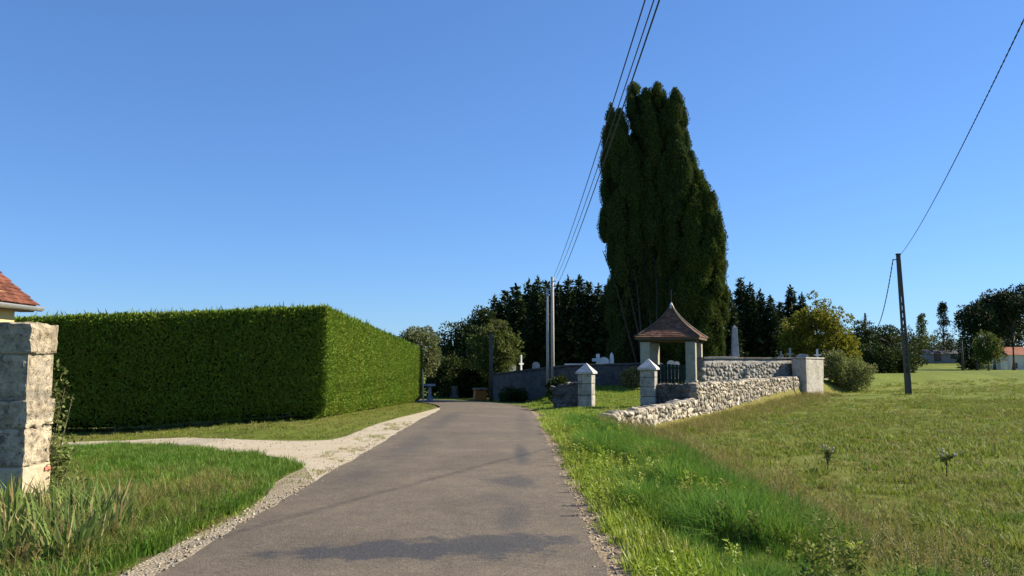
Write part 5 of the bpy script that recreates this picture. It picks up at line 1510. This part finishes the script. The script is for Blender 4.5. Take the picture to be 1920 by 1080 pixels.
tuft = clump_set('tuft_clump', [(40, .16, .26, .012, .9, 'grass_field', 130), (40, .16, .24, .012, .9, 'grass_lush', 131), (30, .14, .3, .009, .9, 'grass_dry', 132)])
def k_tuft(x, y):
    d = side_of_edge(x, y); return (d > .6) * sm(.42, .6, fbm(x * .55, y * .55, 33))
P = sample(3.2, 30, 7, 45, 2.6, k_tuft); scatter('field_tufts', tuft, P, rng.uniform(.5, 1.1, len(P)), 'coarser tufts dotted over the field', .15)
# churchyard forecourt
def k_yard(x, y):
    d = side_of_edge(x, y); return ((d < -.45) & clear(x, y, .35) & (x > .8)) * 1.0
P = sample(.9, 14, 24, 50, 26, k_yard); scatter('forecourt_grass', coarse_lawn, P, rng.uniform(.45, .95, len(P)), 'short green grass in front of the churchyard gate')

# left: lawn between drive and lane, rough grass at its near end, thin verge under the hedge
def k_lawn(x, y):
    e = -2.88 - left_shoulder_w(y) - .08
    o_ = np.argsort(DRIVE_LO[:, 0]); yl = np.interp(x, DRIVE_LO[o_, 0], DRIVE_LO[o_, 1])
    return ((x < e) & off_drive(x, y) & (y < yl)) * 1.0
P = sample(-13, -3.0, 5, 21.5, 62, k_lawn); scatter('lawn_grass', lawn, P, rng.uniform(.55, 1.2, len(P)) * (1 + .5 * sm(13, 10, P[:, 1])), 'green lawn between driveway and lane')
def k_rough(x, y):
    e = -2.95 - left_shoulder_w(y) - .15
    return ((x < e) & off_drive(x, y)) * sm(13.8, 11.2, y) * (.25 + 1.3 * (fbm(x * .8, y * .8, 23) - .25))
P = sample(-8, -3.0, 5, 14, 60, k_rough); scatter('rough_grass', dryc, P, rng.uniform(.5, 1.1, len(P)), 'pale seeding grass at the near end of the lawn', .15)
P = sample(-8, -3.0, 5, 13.2, 26, k_rough); scatter('rough_grass', lush, P, rng.uniform(.35, .8, len(P)), 'longer green grass at the near end of the lawn', .15)
def k_hedge(x, y):
    return (off_drive(x, y) & clear(x, y, .25) & (x < -3.0) & (y > 20)) * (.4 + .6 * fbm(x * .7, y * .7, 27))
P = sample(-17, -2.9, 20, 52, 15, k_hedge); scatter('hedge_verge_grass', coarse, P, rng.uniform(.25, .6, len(P)), 'thin dry grass between hedge and driveway')

# ------------------------------------------------------------------ iris clumps by the stone wall
def iris(k, x, y, s):
    t = thing('iris_plant', (x, y, gz((x, y)) - .02), 'sword-leaved iris clump with browning leaves below the stone wall', 'iris plant', 'iris clumps below the stone wall')
    for nm, m_, n, seed in (('leaves', 'iris', 70, 200 + k), ('dry_leaves', 'leaf_straw', 26, 300 + k)):
        o = blade_clump(nm, n, .22, (.56 if nm == 'leaves' else .36) * s, .032, .45 if nm == 'leaves' else 1.0, m_, seed); link(o, t)
IR = [(-5.25, 9.2), (-4.75, 9.35), (-5.65, 8.8), (-5.0, 8.6), (-4.55, 8.75), (-5.3, 8.15), (-4.75, 8.05), (-4.3, 8.35), (-5.1, 7.6), (-4.55, 7.5), (-4.85, 7.1), (-5.9, 9.3), (-4.35, 7.9), (-5.55, 8.3), (-5.2, 7.3), (-4.45, 9.2), (-4.2, 7.3), (-4.65, 6.8), (-5.0, 6.9), (-5.8, 8.5), (-4.0, 8.5), (-3.95, 8.0), (-4.1, 8.95), (-3.85, 7.5), (-5.5, 9.55), (-4.95, 9.6)]
for k, (x, y) in enumerate(IR): iris(k, x, y, random.uniform(.75, 1.15))

# ------------------------------------------------------------------ thistles and weeds
def thistle(px, py, h, label, seed, spread):
    g2 = on_ground(px, py); random.seed(seed)
    t = thing('thistle', (g2[0], g2[1], gz(g2)), label, 'thistle')
    st = MB(); lf = []; hd = MB(); st.tube([(0, 0, -.05), (.02, 0, h * .5), (0, .01, h * .75)], [.014, .012, .008], 6)
    for k in range(9):
        a = random.uniform(0, 6.28); z0 = h * random.uniform(.35, .72); e = Vector((math.cos(a) * spread * random.uniform(.5, 1), math.sin(a) * spread * random.uniform(.5, 1), h * random.uniform(.75, 1.02)))
        st.tube([(0, 0, z0), tuple(e * .55 + Vector((0, 0, z0 * .4))), tuple(e)], [.008, .006, .004], 5)
        hd.lathe(tuple(e), [(.006, -.012), (.022, .0), (.020, .02), (.008, .032)], 7)
        for f in (.4, .7): lf.append(tuple(e * f + Vector((0, 0, z0 * (1 - f)))))
    st.build('stem', M['bark'], t, True); hd.build('flower_head', M['stake'], t, True)
    P_ = np.repeat(np.array(lf), 5, 0); V, F2 = leaves(P_, unit(len(P_)) + np.array([0, 0, .1]), .12, .03)
    obj('leaf', np_mesh('leaf', V, F2), M['weed'], t)
thistle(1552, 888, .55, 'brown dried thistle in the field, left one', 5, .16)
thistle(1775, 900, .62, 'branched dried thistle in the field, right one', 6, .34)
random.seed(99)
# leafy weeds in the foreground at the right
def weed_obj(seed):
    r_ = np.random.default_rng(seed); n = 80; h = .38
    z = r_.uniform(.08, 1, n) * h; a = r_.uniform(0, 6.28, n); P_ = np.stack([np.cos(a) * .015, np.sin(a) * .015, z], 1)
    D_ = np.stack([np.cos(a), np.sin(a), np.full(n, .55)], 1)
    V, F2 = leaves(P_, D_, .06, .024); me = np_mesh('weed', V, F2); me.materials.append(M['weed']); return bpy.data.objects.new('weed', me)
herb = bpy.data.collections.new('herb_clumps')
for k in range(3):
    ho = weed_obj(20 + k); ho.name = 'herb'; ho.scale = (1, 1, 1); ho.data.materials[0] = M['grass_verge']; herb.objects.link(ho)
wc = bpy.data.collections.new('weed_clumps')
for k in range(4): wc.objects.link(weed_obj(k))
def k_weed(x, y): return (fbm(x * 1.3, y * 1.3, 29) > .4) * np.exp(-((x - 3.5) / 1.0) ** 2) * sm(13, 9.5, y)
P = sample(2.0, 5.5, 5.5, 13, 24, k_weed); scatter('leafy_weeds', wc, P, rng.uniform(.45, 1.0, len(P)), 'dark leafy weeds among the grass at lower right', .12)
def k_herb(x, y): return (fbm(x * 1.6, y * 1.2, 39) > .42) * ((x > 1.0) & (x < 3.6)) * .8
P = sample(.9, 3.8, 4.5, 22, 26, k_herb); scatter('verge_herbs', herb, P, rng.uniform(.35, .9, len(P)), 'low broad-leaved herbs mixed into the right verge', .2)
def k_weed2(x, y): return np.exp(-((x - 3.4 - .1 * (y - 22)) / .6) ** 2) * sm(16, 19, y)
P = sample(2.6, 6, 15, 28, 12, k_weed2); scatter('brown_weeds', dryc, P, rng.uniform(1.0, 1.9, len(P)), 'brown seed stalks on the bank near the broken wall', .12)

# sparse dry tufts growing into the shoulders
short = clump_set('short_clump', [(20, .07, .07, .006, 1.0, 'grass_dry', 140), (20, .07, .08, .006, 1.0, 'grass_verge', 141), (18, .07, .06, .006, 1.0, 'grass_dry', 142)])
def k_sh(x, y):
    return ((((x > .84) & (x < 1.35)) | ((x < -2.95) & (x > -3.6))) * sm(.38, .6, fbm(x * 2.2, y * 1.1, 35)))
P = sample(-3.8, 1.4, 4, 26, 75, k_sh); scatter('shoulder_tufts', short, P, rng.uniform(.5, 1.2, len(P)), 'sparse dry tufts on the bare lane shoulders', .15)
# loose chippings along the lane edges
def pebble(seed):
    me = rough_stone('pebble', .5, .09); me.materials.append(M['shoulder' if seed % 2 else 'gravel']); return bpy.data.objects.new('pebble', me)
pc = bpy.data.collections.new('pebbles')
for k in range(4): pc.objects.link(pebble(k))
def k_peb(x, y):
    d = np.minimum(np.abs(x + 2.95), np.abs(x - .85)); return np.exp(-(d / .13) ** 2)
P = sample(-3.6, 1.4, 4, 20, 110, k_peb); P[:, 2] += .018
o = scatter('loose_chippings', pc, P, rng.uniform(.008, .028, len(P)), 'loose stone chippings along the lane edges', 1.0); o['category'] = 'gravel'
P = sample(-9, -2.8, 12, 26, 14, lambda x, y: poly_inside(DRIVE_POLY, x, y) * 1.0); P[:, 2] += .018
o = scatter('loose_chippings', pc, P, rng.uniform(.01, .03, len(P)), 'loose gravel lying on the driveway', 1.0); o['category'] = 'gravel'
